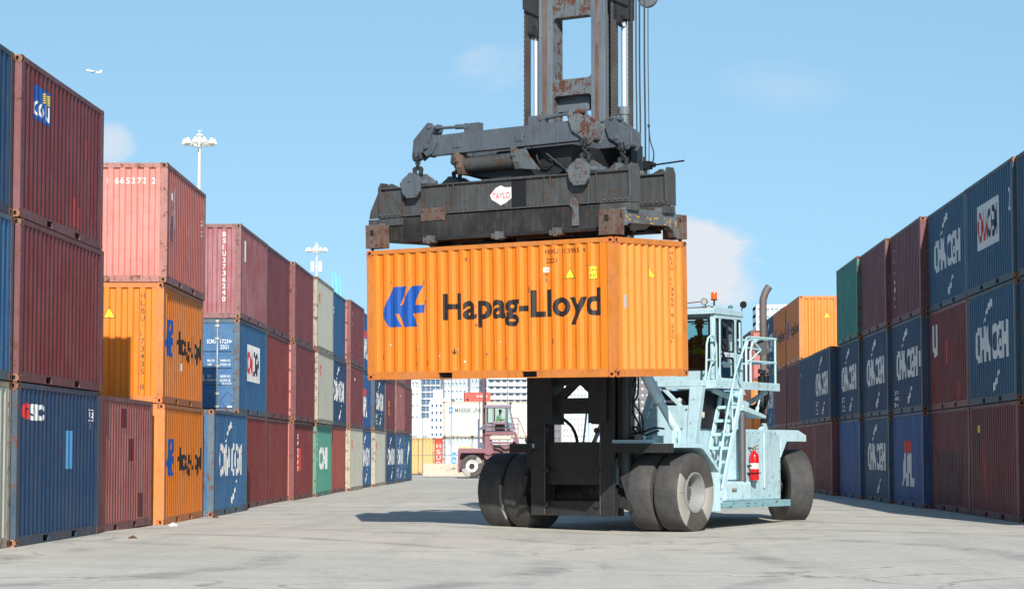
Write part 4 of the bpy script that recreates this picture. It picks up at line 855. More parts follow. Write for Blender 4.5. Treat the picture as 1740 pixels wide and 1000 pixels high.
# stairs
mb = MB(); ps, pe = (1.14, .62), (2.17, 2.95)
def st(z): return 1.10+(z-.56)*(2.14-1.10)/(2.95-.56)
for x in (1.88, 2.36): mb.bar((x, st(.56), .56), (x, st(2.95), 2.95), .03, .11, up=(0, 1, 0)) if False else mb.prism([(st(.56)-.07, .56), (st(.56)+.07, .56), (st(2.95)+.07, 2.95), (st(2.95)-.07, 2.95)], 'x', x-.02, x+.02)
B(mb, 'stair_stringer', BL)
for i in range(8):
    z = .83+i*.285; mb = MB(); mb.box(1.90, st(z)-.10, z, 2.34, st(z)+.09, z+.035); mb.box(1.90, st(z)-.105, z-.02, 2.34, st(z)-.095, z+.045); B(mb, 'step', RAILM, bevel=0)
mb = MB(); mb.path(P((1.86, .86, 1.46), (1.86, 1.20, 2.4), (1.86, 1.47, 3.18), (1.86, 1.50, 3.75), (1.86, 1.56, 3.88), (1.86, 1.72, 3.95), (1.86, 1.86, 3.88), (1.86, 1.92, 3.75), (1.86, 1.94, 2.95)), rr, 8); mb.path(P((1.86, .86, 1.46), (1.86, 1.05, 1.45)), rr, 8); mb.path(P((1.86, 1.50, 3.42), (1.86, 1.94, 3.42)), rr, 8); mb.path(P((1.86, 1.90, 3.72), (1.86, 1.30, 2.62)), .018, 8)
mb.path(P((2.39, 1.0, .5), (2.39, 1.0, .95), (2.39, 1.09, 1.46), (2.39, 1.39, 2.32), (2.39, 1.78, 3.18), (2.39, 2.19, 3.72), (2.36, 2.35, 3.90), (2.31, 2.6, 3.94)), rr, 8); mb.path(P((2.39, 1.62, 2.9), (2.39, 1.62, 1.95)), .018, 6); mb.path(P((2.39, 1.78, 3.2), (2.39, 2.2, 2.7)), .018, 6)
for z in (.65, .85, 1.05): mb.path(P((2.39, 1.0, z-.1), (2.39, 1.12, z-.1)), .018, 6)
B(mb, 'stair_handrail', RAILM, bevel=0)
# side step, box, tank panel, rear fender
mb = MB(); mb.box(1.20, .99, .45, 2.36, 4.40, .59); B(mb, 'side_step', paint('scuffed_step_paint', (128, 168, 176), .5, .6, .3, .5, (70, 70, 68)))
mb = MB(); mb.box(1.5, 1.50, .59, 2.26, 2.74, 1.00); B(mb, 'battery_box', BL, bevel=.05)
mb = MB(); mb.box(-.10, 0, -.07, .10, .001, .07); q = mb.build('vent_label', paint('vent_label_paint', (196, 200, 190), .5, .1), truck); q.location = (2.262, 1.92, .83); q.rotation_euler.z = math.pi/2
for k in range(4): mb = MB(); mb.lathe([(.001, 0), (.017, 0), (.017, .008)], (2.264, 1.84+k*.055, .80), 'x', 10); mb.tube((2.268, 1.84+k*.055, .81), (2.268, 1.84+k*.055, .86), .008, n=6); B(mb, 'fuse_knob', BLK, bevel=0)
mb = MB(); mb.prism([(2.74, .59), (4.42, .59), (4.42, 1.86), (4.72, 2.10), (2.62, 2.10), (2.62, 1.02), (2.74, 1.02)], 'x', 1.25, 2.12); B(mb, 'fuel_tank', BL, bevel=.03)
mb = MB()
for yy, zz in [(2.8+.27*i, 2.02) for i in range(6)]+[(4.34, .75+.22*i) for i in range(5)]: mb.tube((2.115, yy, zz), (2.130, yy, zz), .014, n=6)
for yy in [1.12+.32*i for i in range(9)]: mb.tube((2.325, yy, 3.015), (2.338, yy, 3.015), .014, n=6)
for xx, zz in [(.50, 1.95), (.70, 1.95), (1.0, 1.95), (1.6, 2.1), (.86, 2.5), (1.2, 2.5), (1.72, 2.5), (1.82, 2.2), (1.9, 2.7)]: mb.tube((xx, .885, zz), (xx, .835, zz), .016, n=6)
B(mb, 'bolt_heads', PIPE, bevel=0)
random.seed(31); mb = MB()
for i in range(34):
    yy = random.uniform(1.05, 4.35); zz = random.choice([.47, .50, .53, .56]); w_, h_ = random.uniform(.02, .12), random.uniform(.01, .03); mb.add([(2.3615, yy, zz), (2.3615, yy+w_, zz+.004), (2.3615, yy+w_*.8, zz+h_), (2.3615, yy+w_*.2, zz+h_*.8)], [(0, 1, 2, 3)])
for i in range(26):
    yy = random.uniform(2.8, 4.35); zz = random.uniform(.65, 1.95); w_, h_ = random.uniform(.01, .05), random.uniform(.01, .05); mb.add([(2.1225, yy, zz), (2.1225, yy+w_, zz+.01), (2.1225, yy+w_*.7, zz+h_), (2.1225, yy+w_*.1, zz+h_*.7)], [(0, 1, 2, 3)])
B(mb, 'paint_chips', plain('chipped_undercoat', (84, 92, 92), .8, 0, .3), bevel=0)
mb = MB(); mb.tube((2.15, 3.55, .85), (2.15, 3.55, 2.03), .022, n=8); B(mb, 'grab_bar', BL, bevel=0)
mb = MB(); mb.prism([(3.95, 2.10), (5.30, 2.10), (5.70, 1.99), (5.70, 1.85), (4.72, 1.85), (4.42, 1.5), (4.42, 1.95)], 'x', 1.05, 2.125); mb.prism([(3.75, 2.10), (3.95, 2.24), (4.05, 2.24), (4.15, 2.10)], 'x', 1.9, 1.96); B(mb, 'fender', BL, bevel=.008)
mb = MB(); mb.prism([(4.0, 1.80), (5.30, 1.80), (5.70, 1.76), (5.70, 1.73), (4.42, 1.73)], 'x', -2.12, -1.05); mb.box(-2.12, 1.3, .6, -1.25, 4.4, 1.72); B(mb, 'fender', BL, bevel=.008)
mb = MB(); mb.box(1.5, 2.0, 1.0, 1.75, 2.62, 2.4); mb.box(1.55, 1.05, 1.79, 1.84, 1.25, 2.1); mb.prism([(1.05, 1.95), (1.35, 2.25), (1.75, 2.20), (2.0, 1.9), (1.9, 1.4), (1.1, 1.4)], 'x', 1.50, 1.80); B(mb, 'side_housing', BL, bevel=.01)
mb = MB(); mb.lathe([(.001, -.09), (.19, -.08), (.20, -.05), (.20, .04), (.17, .08), (.001, .10)], (1.66, 1.35, 2.40), 'z', 24); B(mb, 'air_filter_cap', paint('dusty_cream_paint', (214, 196, 176), .5, .1), bevel=0)
mb = MB(); mb.lathe([(.075, -.0)]+[(.075+.006*(i % 2), .02*i) for i in range(1, 72)]+[(.075, 1.45)], (2.18, 2.46, .98), 'z', 16); mb.lathe([(.06, 0), (.062, .2), (.085, .22), (.085, .26)], (2.18, 2.46, .80), 'z', 16); B(mb, 'ribbed_hose', paint('braided_hose', (92, 92, 94), .4, .1, metal=.4), bevel=0)
mb = MB(); mb.path([(1.5, 4.85, 2.1), (1.5, 4.85, 3.2), (1.5, 4.85, 4.85), (1.51, 4.87, 5.05), (1.55, 4.91, 5.20), (1.60, 4.96, 5.30)], .082, 18, sub=3); mb.lathe([(.10, 0), (.125, .02), (.125, .10), (.10, .12)], (1.5, 4.85, 3.35), 'z', 18); B(mb, 'exhaust_stack', PIPE, bevel=0)
mb = MB(); mb.path([(1.50, 4.85, 3.3), (1.5, 4.83, 2.85), (1.48, 4.70, 2.62), (1.44, 4.40, 2.52), (1.4, 3.9, 2.54)], .13, 14, sub=4); B(mb, 'intake_elbow', BLK, bevel=0)
mb = MB(); mb.prism([(2.55, 2.50), (3.65, 2.34), (3.68, 2.40), (2.6, 2.62)], 'x', 1.5, 2.15); mb.tube((2.1, 3.30, 2.45), (2.1, 3.55, 2.95), .022, n=6); mb.tube((2.1, 3.28, 2.42), (2.1, 3.36, 2.58), .04, n=8); B(mb, 'hinged_cover', BL)
# cab
cab = MB()
def pillar(x0, y0, x1, y1, z0, z1): cab.box(x0, y0, z0, x1, y1, z1)
CX0, CX1, CY0, CY1, CZ0, CZ1 = .22, 1.80, 1.97, 3.25, 3.05, 4.58
zf = 3.36
cab.box(CX0, CY0, CZ0, CX1, CY1, CZ0+.05)                                       # floor
cab.prism([(CX0, CZ0-.1), (CX1, CZ0-.1), (CX1, zf), (CX0, zf)], 'y', CY0, CY0+.05)   # skirt under the windscreen
cab.box(CX0, CY1-.05, CZ0, CX1, CY1, 3.85); cab.box(CX0, CY0+.05, CZ0, CX0+.05, CY1-.05, 3.6)
cab.prism([(CY0-.10, CZ1-.05), (CY0-.10, CZ1+.06), (CY0+.02, CZ1+.12), (CY1, CZ1+.05), (CY1+.03, CZ1-.05)], 'x', CX0-.03, CX1+.03)
for x in (CX0, CX1-.06): cab.box(x, CY0, zf, x+.06, CY0+.06, CZ1-.05)             # corner pillars
for x in (CX0, CX1-.06): cab.box(x, CY1-.10, 3.85, x+.06, CY1, CZ1-.05)
cab.box(CX1-.10, CY0-.02, zf-.2, CX1-.04, CY0+.0, CZ1-.05)
cab.box(CX1-.05, 2.90, CZ0+.05, CX1, 3.0, CZ1-.05); cab.box(CX1-.05, 2.96, CZ0+.05, CX1, CY1-.05, 3.78)
cab.box(CX1-.05, CY0+.06, CZ0+.05, CX1, CY0+.24, CZ0+.20); cab.box(CX0, CY0+.06, CZ1-.12, CX1, CY0+.10, CZ1-.05)
cab.box(CX1-.05, CY0+.05, CZ1-.14, CX1, CY1, CZ1-.05)
cabo = B(cab, 'cab', BL, bevel=.012)
def glass_mat(name='cab_glass', tint=(.62, .86, .86)):
    m = bpy.data.materials.new(name); m.use_nodes = True; t = m.node_tree; t.nodes.clear(); out = N(t, 'ShaderNodeOutputMaterial')
    tr = N(t, 'ShaderNodeBsdfTransparent'); tr.inputs[0].default_value = tint+(1,); gl = N(t, 'ShaderNodeBsdfGlossy', Roughness=.03); gl.inputs[0].default_value = (.9, .97, 1, 1)
    fr = N(t, 'ShaderNodeFresnel', IOR=1.5); mul = math_node(t, 'MULTIPLY_ADD', fr.outputs[0], 1.8, True); mul.node.inputs[2].default_value = .12
    mx = N(t, 'ShaderNodeMixShader'); t.links.new(mul, mx.inputs[0]); t.links.new(tr.outputs[0], mx.inputs[1]); t.links.new(gl.outputs[0], mx.inputs[2]); t.links.new(mx.outputs[0], out.inputs[0]); return m
GLS = glass_mat()
SEAL = plain('window_seal', (20, 22, 24), .6)
def window(x0, x1, z0, z1, y=None, x=None, parent=None, rad=.07, seal=.035):
    """framed pane in the plane y=const or x=const (then x0,x1 run along y)"""
    def rounded(a0, a1, b0, b1, r):
        return [(cx+r*math.cos(R(t)), cz+r*math.sin(R(t))) for cx, cz, s in ((a1-r, b1-r, 0), (a0+r, b1-r, 90), (a0+r, b0+r, 180), (a1-r, b0+r, 270)) for t in (s, s+30, s+60, s+90)]
    o = rounded(x0, x1, z0, z1, rad); i = rounded(x0+seal, x1-seal, z0+seal, z1-seal, max(.02, rad-seal*.6)); n = len(o)
    f = MB(); P3 = (lambda p, d: (p[0], y+d, p[1])) if y is not None else (lambda p, d: (x+d, p[0], p[1]))
    for d0, d1 in ((-.022, .022),):
        vs = [P3(p, d0) for p in o]+[P3(p, d0) for p in i]+[P3(p, d1) for p in o]+[P3(p, d1) for p in i]
        f.add(vs, [(k, (k+1) % n, n+(k+1) % n, n+k) for k in range(n)]+[(2*n+k, 2*n+(k+1) % n, 3*n+(k+1) % n, 3*n+k) for k in range(n)]+[(k, (k+1) % n, 2*n+(k+1) % n, 2*n+k) for k in range(n)]+[(n+k, n+(k+1) % n, 3*n+(k+1) % n, 3*n+k) for k in range(n)])
    fo = f.build('window', SEAL, parent)
    g = MB(); g.add([P3(p, 0) for p in i], [tuple(range(n))]); g.build('pane', GLS, fo)
    return fo
window(CX0+.04, CX1-.12, zf-.02, CZ1-.12, y=CY0+.02, parent=truck)
dr = MB(); xd = CX1-.03
dr.box(xd-.02, 2.22, 3.10, xd+.028, 2.90, 3.20); dr.box(xd-.02, 2.22, 3.62, xd+.028, 2.90, 3.78); dr.box(xd-.02, 2.20, 3.10, xd+.028, 2.26, 4.46); dr.box(xd-.02, 2.84, 3.10, xd+.028, 2.90, 4.46); dr.box(xd-.02, 2.22, 4.42, xd+.028, 2.90, 4.48)
door = B(dr, 'cab_door', BL)
window(2.25, 2.87, 3.74, 4.45, x=xd+.012, parent=door); window(2.25, 2.85, 3.19, 3.64, x=xd+.012, parent=door); window(2.28, 2.58, 3.77, 4.42, x=xd+.020, parent=door, rad=.04, seal=.03)
mb = MB(); mb.bar((xd+.05, 2.27, 3.72), (xd+.05, 2.43, 3.55), .04, .06); mb.build('handle', BLK, door)
window(2.97, 3.20, 3.72, 4.46, x=xd+.012, parent=truck); window(2.02, 2.16, 3.40, 4.44, x=xd+.012, parent=truck, rad=.04, seal=.02)
window(CX0+.1, CX1-.1, 3.90, CZ1-.1, y=CY1-.03, parent=truck); window(CY0+.1, CY1-.1, 3.65, CZ1-.1, x=CX0+.03, parent=truck)
mb = MB(); mb.box(.75, 2.66, 3.10, 1.25, 3.05, 3.52); mb.box(.75, 2.95, 3.5, 1.25, 3.10, 4.15); mb.box(.72, 2.12, 3.1, 1.5, 2.22, 3.62); B(mb, 'seat', BLK, bevel=.04)
mb = MB(); n = 28; c = Vector((1.08, 2.33, 3.93)); u = Vector((1, 0, 0)); w_ = Vector((0, .80, .60)).normalized()
mb.path([c+(u*math.cos(2*math.pi*i/n)+w_*math.sin(2*math.pi*i/n))*.21 for i in range(n+1)], .018, 8); mb.path([c-u*.2, c, c+u*.2], .014, 6); mb.path([c, c+w_*.2], .014, 6); mb.path([c, (1.08, 2.20, 3.62), (1.08, 2.17, 3.3)], .03, 8); B(mb, 'steering_wheel', BLK, bevel=0)
mb = MB(); mb.lathe([(.001, .17), (.055, .17), (.062, .15), (.062, .02), (.075, .015), (.075, 0), (.001, 0)], (1.66, 2.22, 4.84), 'z', 20, mis=[0, 0, 0, 1, 1, 1]); mb.tube((1.66, 2.22, 4.64), (1.66, 2.22, 4.85), .02, n=8, mi=1)
AMB = plain('amber_beacon', (226, 92, 18), .2, 0, .05); B(mb, 'beacon', [AMB, BLK], bevel=0)
LENS = plain('lamp_lens', (200, 205, 205), .12, .3, .1)
def worklight(p, d, name='work_light', r=.075, lens=None):
    p, d = Vector(p), Vector(d).normalized(); mb = MB(); mb.tube(p, p+d*.05, r*.85, r, 20, 0); mb.tube(p-d*.05, p, r*.4, r*.85, 20, 0); mb.tube(p+d*.045, p+d*.053, r*.86, r*.82, 20, 1); mb.tube(p-d*.02, p-d*.02-Vector((0, 0, .14)), .012, n=6, mi=0); return B(mb, name, [BLK, lens or LENS], bevel=0)
worklight((1.58, 1.96, 4.80), (.1, -1, -.1)); worklight((1.70, 1.94, 4.64), (.2, -1, -.15)); worklight((1.78, 3.30, 4.80), (1, -.55, -.1), r=.08, lens=BLK)
mb = MB(); mb.lathe([(.001, .07), (.045, .05), (.055, 0)], (1.72, 2.86, 4.70), 'z', 14); B(mb, 'roof_cap', plain('green_cap', (20, 110, 96), .5), bevel=0)
mb = MB(); mb.tube((1.50, 1.94, 4.80), (.2, 1.8, 4.70), .012, n=6); mb.tube((.2, 1.92, 4.66), (1.8, 1.92, 4.68), .012, n=6); B(mb, 'wiper_rail', paint('red_brown_bar', (120, 60, 56), .5, .3), bevel=0)
mb = MB(); mb.box(1.803, 2.52, 3.66, 1.806, 2.56, 3.70); mb.box(1.803, 2.60, 3.66, 1.806, 2.66, 3.70); mb.box(1.803, 2.60, 3.71, 1.806, 2.63, 3.73); B(mb, 'door_sticker', REDM, bevel=0)
mb = MB(); mb.lathe([(.001, .03), (.15, .03), (.17, .01), (.17, -.04), (.001, -.10)], (0, 0, 0), 'y', 28); o = B(mb, 'fan_mirror', paint('dull_grey_disc', (86, 88, 88), .5, .2), bevel=0); o.location = (2.22, 3.30, 3.86); o.rotation_euler.z = R(70+180)

# --- boom and side-shift gear on the carriage (it turns with the load) ---
bo = empty('boom', (0, 0, 0)); bo.parent = truck
A0 = -.6226+R(31)
def s2t(x, y, z):   # load frame -> truck frame
    wx = -1.259+x*.8124+y*.5831; wy = 44.461-x*.5831+y*.8124
    dx, dy = wx-.10, wy-47.24; return (dx*math.cos(R(31))-dy*math.sin(R(31)), dx*math.sin(R(31))+dy*math.cos(R(31)), z-ZT)
bo.location = s2t(0, 0, 0); bo.rotation_euler.z = A0
def BB(mb, name, mats, bevel=.008): return mb.build(name, mats, bo, bevel)
for y in (-.62, .60):
    mb = MB(); zt, zb = 7.80, 7.40
    mb.prism([(-1.97, zb+.03), (-1.97, zt-.04), (-1.90, zt), (1.86, zt), (2.02, zt-.14), (1.98, zb+.06), (1.80, zb), (-1.88, zb)], 'y', y-.09, y+.09)
    mb.prism([(-2.0, 7.62), (-1.90, 7.82), (-1.76, 7.82), (-1.62, 7.66), (-1.76, 7.44), (-1.9, 7.38), (-2.02, 7.50)], 'y', y-.13, y+.13)
    for x in (-1.15, .40): mb.box(x-.10, y-.105, 7.50, x+.10, y+.105, 7.66)
    for x in (-1.15, .40): mb.box(x-.085, y-.112, 7.515, x+.085, y+.112, 7.645)
    BB(mb, 'boom_beam', GREY2)
    for sgn in (-1, 1):
        o = -1 if sgn < 0 else 1
        pts = [(2.22, 7.74), (1.86, 8.06), (1.74, 8.04), (1.70, 7.94), (1.84, 7.66), (1.92, 7.54), (2.06, 7.42), (2.18, 7.34), (2.26, 7.40)] if sgn < 0 else [(2.26, 7.66), (1.80, 7.98), (1.66, 7.98), (1.60, 7.88), (1.72, 7.58), (1.86, 7.50), (2.04, 7.36), (2.18, 7.32), (2.26, 7.42)]
        mb = MB()
        for dy in (-.165, .135): mb.prism([(o*a, b) for a, b in pts], 'y', y+dy, y+dy+.03)
        mb.tube((o*1.80, y-.19, 7.97), (o*1.80, y+.19, 7.97), .045, n=12); mb.tube((o*2.14, y-.19, 7.44), (o*2.14, y+.19, 7.44), .05, n=12); mb.tube((o*1.90, y-.19, 7.58), (o*1.90, y+.19, 7.58), .05, n=12)
        BB(mb, 'crank_arm', [GREY2 if sgn < 0 or y > 0 else RUSTY])
        mb = MB(); mb.tube((o*1.78, y, 7.96), (o*.95, y, 7.92), .030, n=10); mb.tube((o*1.25, y, 7.94), (o*.90, y, 7.92), .05, n=12); mb.box(min(o*.62, o*.98), y-.08, 7.80, max(o*.62, o*.98), y+.08, 7.97); mb.tube((o*.92, y-.10, 7.92), (o*.92, y+.10, 7.92), .06, n=14); BB(mb, 'levelling_cylinder', GREY2, 0)
mb = MB(); mb.tube((-1.0, -.50, 7.18), (.30, -.50, 7.18), .155, n=28); BB(mb, 'side_shift_tube', BEAMG, 0)
mb = MB(); mb.tube((-1.0, .50, 7.18), (1.30, .50, 7.18), .155, n=28); BB(mb, 'side_shift_tube', BEAMG, 0)
for x in (-1.12, .30):
    mb = MB(); mb.prism([(-.70, 7.36), (-.70, 7.12), (-.62, 6.98), (-.30, 6.98), (.9, 6.9), (.9, 7.36)], 'x', x-.07, x+.07); mb.prism([(-.73, 7.42), (-.73, 7.24), (-.70, 7.2), (-.45, 7.2), (-.45, 7.42)], 'x', x-.10, x+.02); BB(mb, 'tube_bracket', ENDR if x < 0 else ENDF)
mb = MB(); mb.tube((.36, -.50, 7.18), (.42, -.50, 7.18), .11, n=24); mb.prism([(.36, 7.36), (.36, 6.98), (.85, 6.92), (.60, 7.2), (.50, 7.36)], 'y', -.66, -.60); BB(mb, 'tube_end_plate', ENDF)
mb = MB(); mb.prism([(-1.0, 7.02), (-1.05, 6.98), (-.55, 6.90), (-.25, 6.80), (.9, 6.76), (1.35, 6.95), (1.45, 7.40), (-.4, 7.40), (-.7, 7.05)], 'y', -.38, 1.1); BB(mb, 'carriage_underframe', DARKB)
mb = MB(); mb.box(-.8, .95, 6.9, 1.9, 1.35, 7.5); mb.box(-.45, 1.2, 5.6, 1.35, 1.6, 7.9); BB(mb, 'carriage', DARKB)
mb = MB(); mb.path([(.62, -.45, 7.35), (.72, -.5, 7.1), (.95, -.45, 7.0), (1.05, -.3, 7.3)], .02, 6, sub=4); mb.path([(.55, -.5, 7.30), (.60, -.6, 7.5), (.5, -.72, 7.6)], .01, 6, sub=3); mb.path([(.9, -.5, 7.25), (1.3, -.4, 6.9), (1.38, -.5, 6.8)], .02, 6, sub=4); BB(mb, 'hydraulic_hose', RUB, 0)
for p in ((-.35, .3), (-.10, .5)): mb = MB(); mb.path([(p[0], p[1], 6.9), (p[0]-.05, p[1], 6.7), (p[0]-.3, p[1], 6.4)], .015, 6, sub=3); BB(mb, 'hydraulic_hose', RUB, 0)

# ---------------- the spreader hanging on four chains ----------------
sp = empty('container_spreader', (-1.259+.0337*0, 44.461, 2.937), -.6226, .0337, .0105)
tag(sp, 'grimy dark spreader frame clamped on top of the lifted orange container', 'spreader')
def SPB(mb, name, mats, bevel=.006): return mb.build(name, mats, sp, bevel)
def bolts(mb, x0, x1, y, z, n, mi=0):
    for i in range(n): x = x0+(x1-x0)*i/(n-1); mb.tube((x, y-.03, z), (x, y+.0, z), .018, n=6, mi=mi)
ZL0, ZL1, ZU0, ZU1 = 2.80, 3.24, 3.30, 3.84       # above the container floor line
for s in (-1, 1):                                   # lower (telescoping) beams and upper beams, front and rear
    y = s*.68; mb = MB(); mb.box(-3.02, y-.10, ZL0, 2.98, y+.10, ZL1); mb.box(-3.02, y-.13, ZL0-.0, 2.98, y+.13, ZL0+.025); SPB(mb, 'lower_beam', BEAMD)
    y = s*.60; mb = MB(); mb.box(-3.03, y-.10, ZU0, 3.03, y+.10, ZU1); mb.box(-3.06, y-.15, ZU1, 3.06, y+.15, ZU1+.03); mb.box(-3.06, y-.15, ZU0-.03, 3.06, y+.15, ZU0)
    for x in (-2.45, -1.30, -1.16, 1.08, 1.22, 2.12, 2.30): mb.box(x-.012, y-.145, ZU0, x+.012, y-.10, ZU1); mb.box(x-.012, y+.10, ZU0, x+.012, y+.145, ZU1)
    SPB(mb, 'upper_beam', BEAMG)
    for e in (-1, 1):
        mb = MB(); xe = e*3.06
        mb.prism([(y-.17, ZU0-.05), (y-.17, ZU1+.03), (y-.10, ZU1+.14), (y+.10, ZU1+.14), (y+.17, ZU1+.03), (y+.17, ZU0-.05)], 'x', min(xe, xe+e*.04), max(xe, xe+e*.04))
        mb.prism([(e*2.45, ZU0), (e*2.70, ZU0+.28), (e*3.06, ZU1), (e*3.30, ZU0+.12), (e*3.34, ZU0-.04), (e*2.5, ZU0-.04)] if e < 0 else [(e*2.4, ZU0-.04), (e*3.10, ZU0-.04), (e*3.10, ZU0+.05), (e*2.4, ZU0+.05)], 'y', y-.17, y-.145)
        mb.prism([(e*3.0, ZU1+.02), (e*2.92, ZU1+.12), (e*2.86, ZU1+.12), (e*2.62, ZU1+.02)], 'y', y-.02, y+.02)
        mb.box(min(e*2.42, e*(3.10 if e > 0 else 3.32)), y-.21, ZU0-.20, max(e*2.42, e*(3.10 if e > 0 else 3.32)), y+.14, ZU0-.06); 
        SPB(mb, 'beam_end', BEAMG)
        mb = MB(); bolts(mb, e*2.52, e*3.02, y-.17, ZU0+.02, 5); bolts(mb, e*2.52, e*3.02, y-.20, ZU0-.19, 5); SPB(mb, 'bolt_row', ENDF, 0)
    mb = MB(); mb.box(-1.95, y-.20, ZU0-.16, -1.35, y+.12, ZU0-.02); mb.box(-1.95, y-.17, ZU0-.02, -1.35, y-.14, ZU0+.10); bolts(mb, -1.9, -1.4, y-.17, ZU0+.05, 4); mb.box(-1.90, y-.16, ZU0-.34, -1.45, y+.1, ZU0-.16); SPB(mb, 'slide_pad', ENDR)
    mb = MB(); mb.prism([(1.75, 3.38), (1.83, 3.40), (1.92, 3.30), (1.93, 2.86), (1.78, 2.86), (1.80, 3.2), (1.72, 3.26)], 'y', y-.22, y-.17); SPB(mb, 'side_lug', ENDF)
    # under-slung gear
    mb = MB(); mb.box(-2.7, y-.3, 2.74, 2.7, y+.25, 2.80); 
    SPB(mb, 'lower_plate', DARKB)
    for x in (-1.62, .1, 1.5): mb = MB(); mb.box(x-.15, y-.36, 2.70, x+.12, y-.20, 2.80); mb.box(x-.05, y-.38, 2.68, x+.03, y-.18, 2.84); SPB(mb, 'roller_block', ENDF)
mb = MB(); mb.box(-1.4, -.5, 2.70, -.6, .6, 2.85); mb.box(.2, -.5, 2.68, 1.6, .6, 2.9); mb.box(-2.8, -.45, 2.75, -2.2, .5, 3.0); SPB(mb, 'twistlock_drive', DARKB)
mb = MB(); mb.box(-2.9, -.48, 3.84, 2.9, .48, 3.87) if False else mb.box(-.3, -.5, 3.3, .3, .5, 3.8); mb.box(-.55, -.62, 3.87, 1.0, .60, 3.90); SPB(mb, 'centre_cross_beam', BEAMG)
# end frames over the container ends
for e in (-1, 1):
    xo = e*3.03; xi = e*2.88; a, b = sorted((xo, xi))
    mb = MB(); z0 = 2.66
    mb.prism([(-.93, z0+.14), (-.78, z0+.16), (-.70, z0+.20), (.62, z0+.20), (.74, z0+.12), (.84, z0), (.95, z0), (1.2, z0), (1.2, z0+.42), (.9, z0+.43), (.78, z0+.54), (.40, z0+.55), (.28, z0+.47), (-.40, z0+.47), (-.52, z0+.53), (-.80, z0+.50), (-.93, z0+.44)], 'x', a, b, 0)
    SPB(mb, 'end_beam', ENDF)
    for s in (-1, 1):
        mb = MB(); mb.prism([(s*.90, 2.63), (s*1.222, 2.63), (s*1.222, 3.10), (s*.90, 3.10)], 'x', min(e*3.045, e*2.69), max(e*3.045, e*2.69)); pm = SPB(mb, 'end_post', ENDR)
        mb = MB(); mb.box(e*2.87-.05, s*1.2245-.002, 2.88, e*2.87+.04, s*1.2245+.002, 3.0); mb.box(e*3.047-.002, s*1.0-.03, 2.95, e*3.047+.002, s*1.0+.02, 3.02); mb.box(e*2.87-.03, s*1.2245-.002, 2.74, e*2.87+.0, s*1.2245+.002, 2.78); mb.build('lock_opening', PIT, pm)
        mb = MB(); mb.tube((e*2.94, s*1.13, 2.56), (e*2.94, s*1.13, 2.64), .035, n=10); SPB(mb, 'twistlock', BLK, 0)
    mb = MB()
    for s in (-1, 1): mb.box(min(e*3.05, e*2.93), s*.60-.06, 3.10, max(e*3.05, e*2.93), s*.60+.06, 3.44)
    SPB(mb, 'end_upright', BEAMG)
if True:
    random.seed(3); mb = MB(); x = 3.0325
    for i in range(46):
        u = random.choice([-.78, -.45, -.35, .0, .1, .55, .65, .95])+random.uniform(-.12, .12); zc = 2.94-.02*u+random.uniform(-.07, .06); r = random.uniform(.008, .034)
        k = random.randint(5, 8); mb.add([(x, u+r*random.uniform(.4, 1.5)*math.cos(2*math.pi*j/k), zc+r*random.uniform(.3, .9)*math.sin(2*math.pi*j/k)) for j in range(k)], [tuple(range(k))])
    o = SPB(mb, 'yellow_scuffs', YSC, 0); o.data.materials[0] = YSC
# maker's hexagonal plate
mb = MB(); mb.prism([(-.26, 3.57), (-.12, 3.70), (.0, 3.745), (.12, 3.70), (.26, 3.70), (.26, 3.48), (.12, 3.40), (.0, 3.36), (-.12, 3.43), (-.22, 3.48)], 'y', -.708, -.700); pl = SPB(mb, 'name_plate', worn_mark('plate_white', (226, 224, 222), .2), 0)
v, f = text2d('TAYLO', -.20, 3.49, .115, .43, .012); mb = MB(); mb.add([(a, -.711, b) for a, b in v], f); mb.build('lettering', worn_mark('plate_red', (206, 84, 88), .4), pl)
mb = MB(); mb.box(.265, -.704, ZU0+.0, .62, -.7005, ZU1); SPB(mb, 'black_patch', BLK, 0)
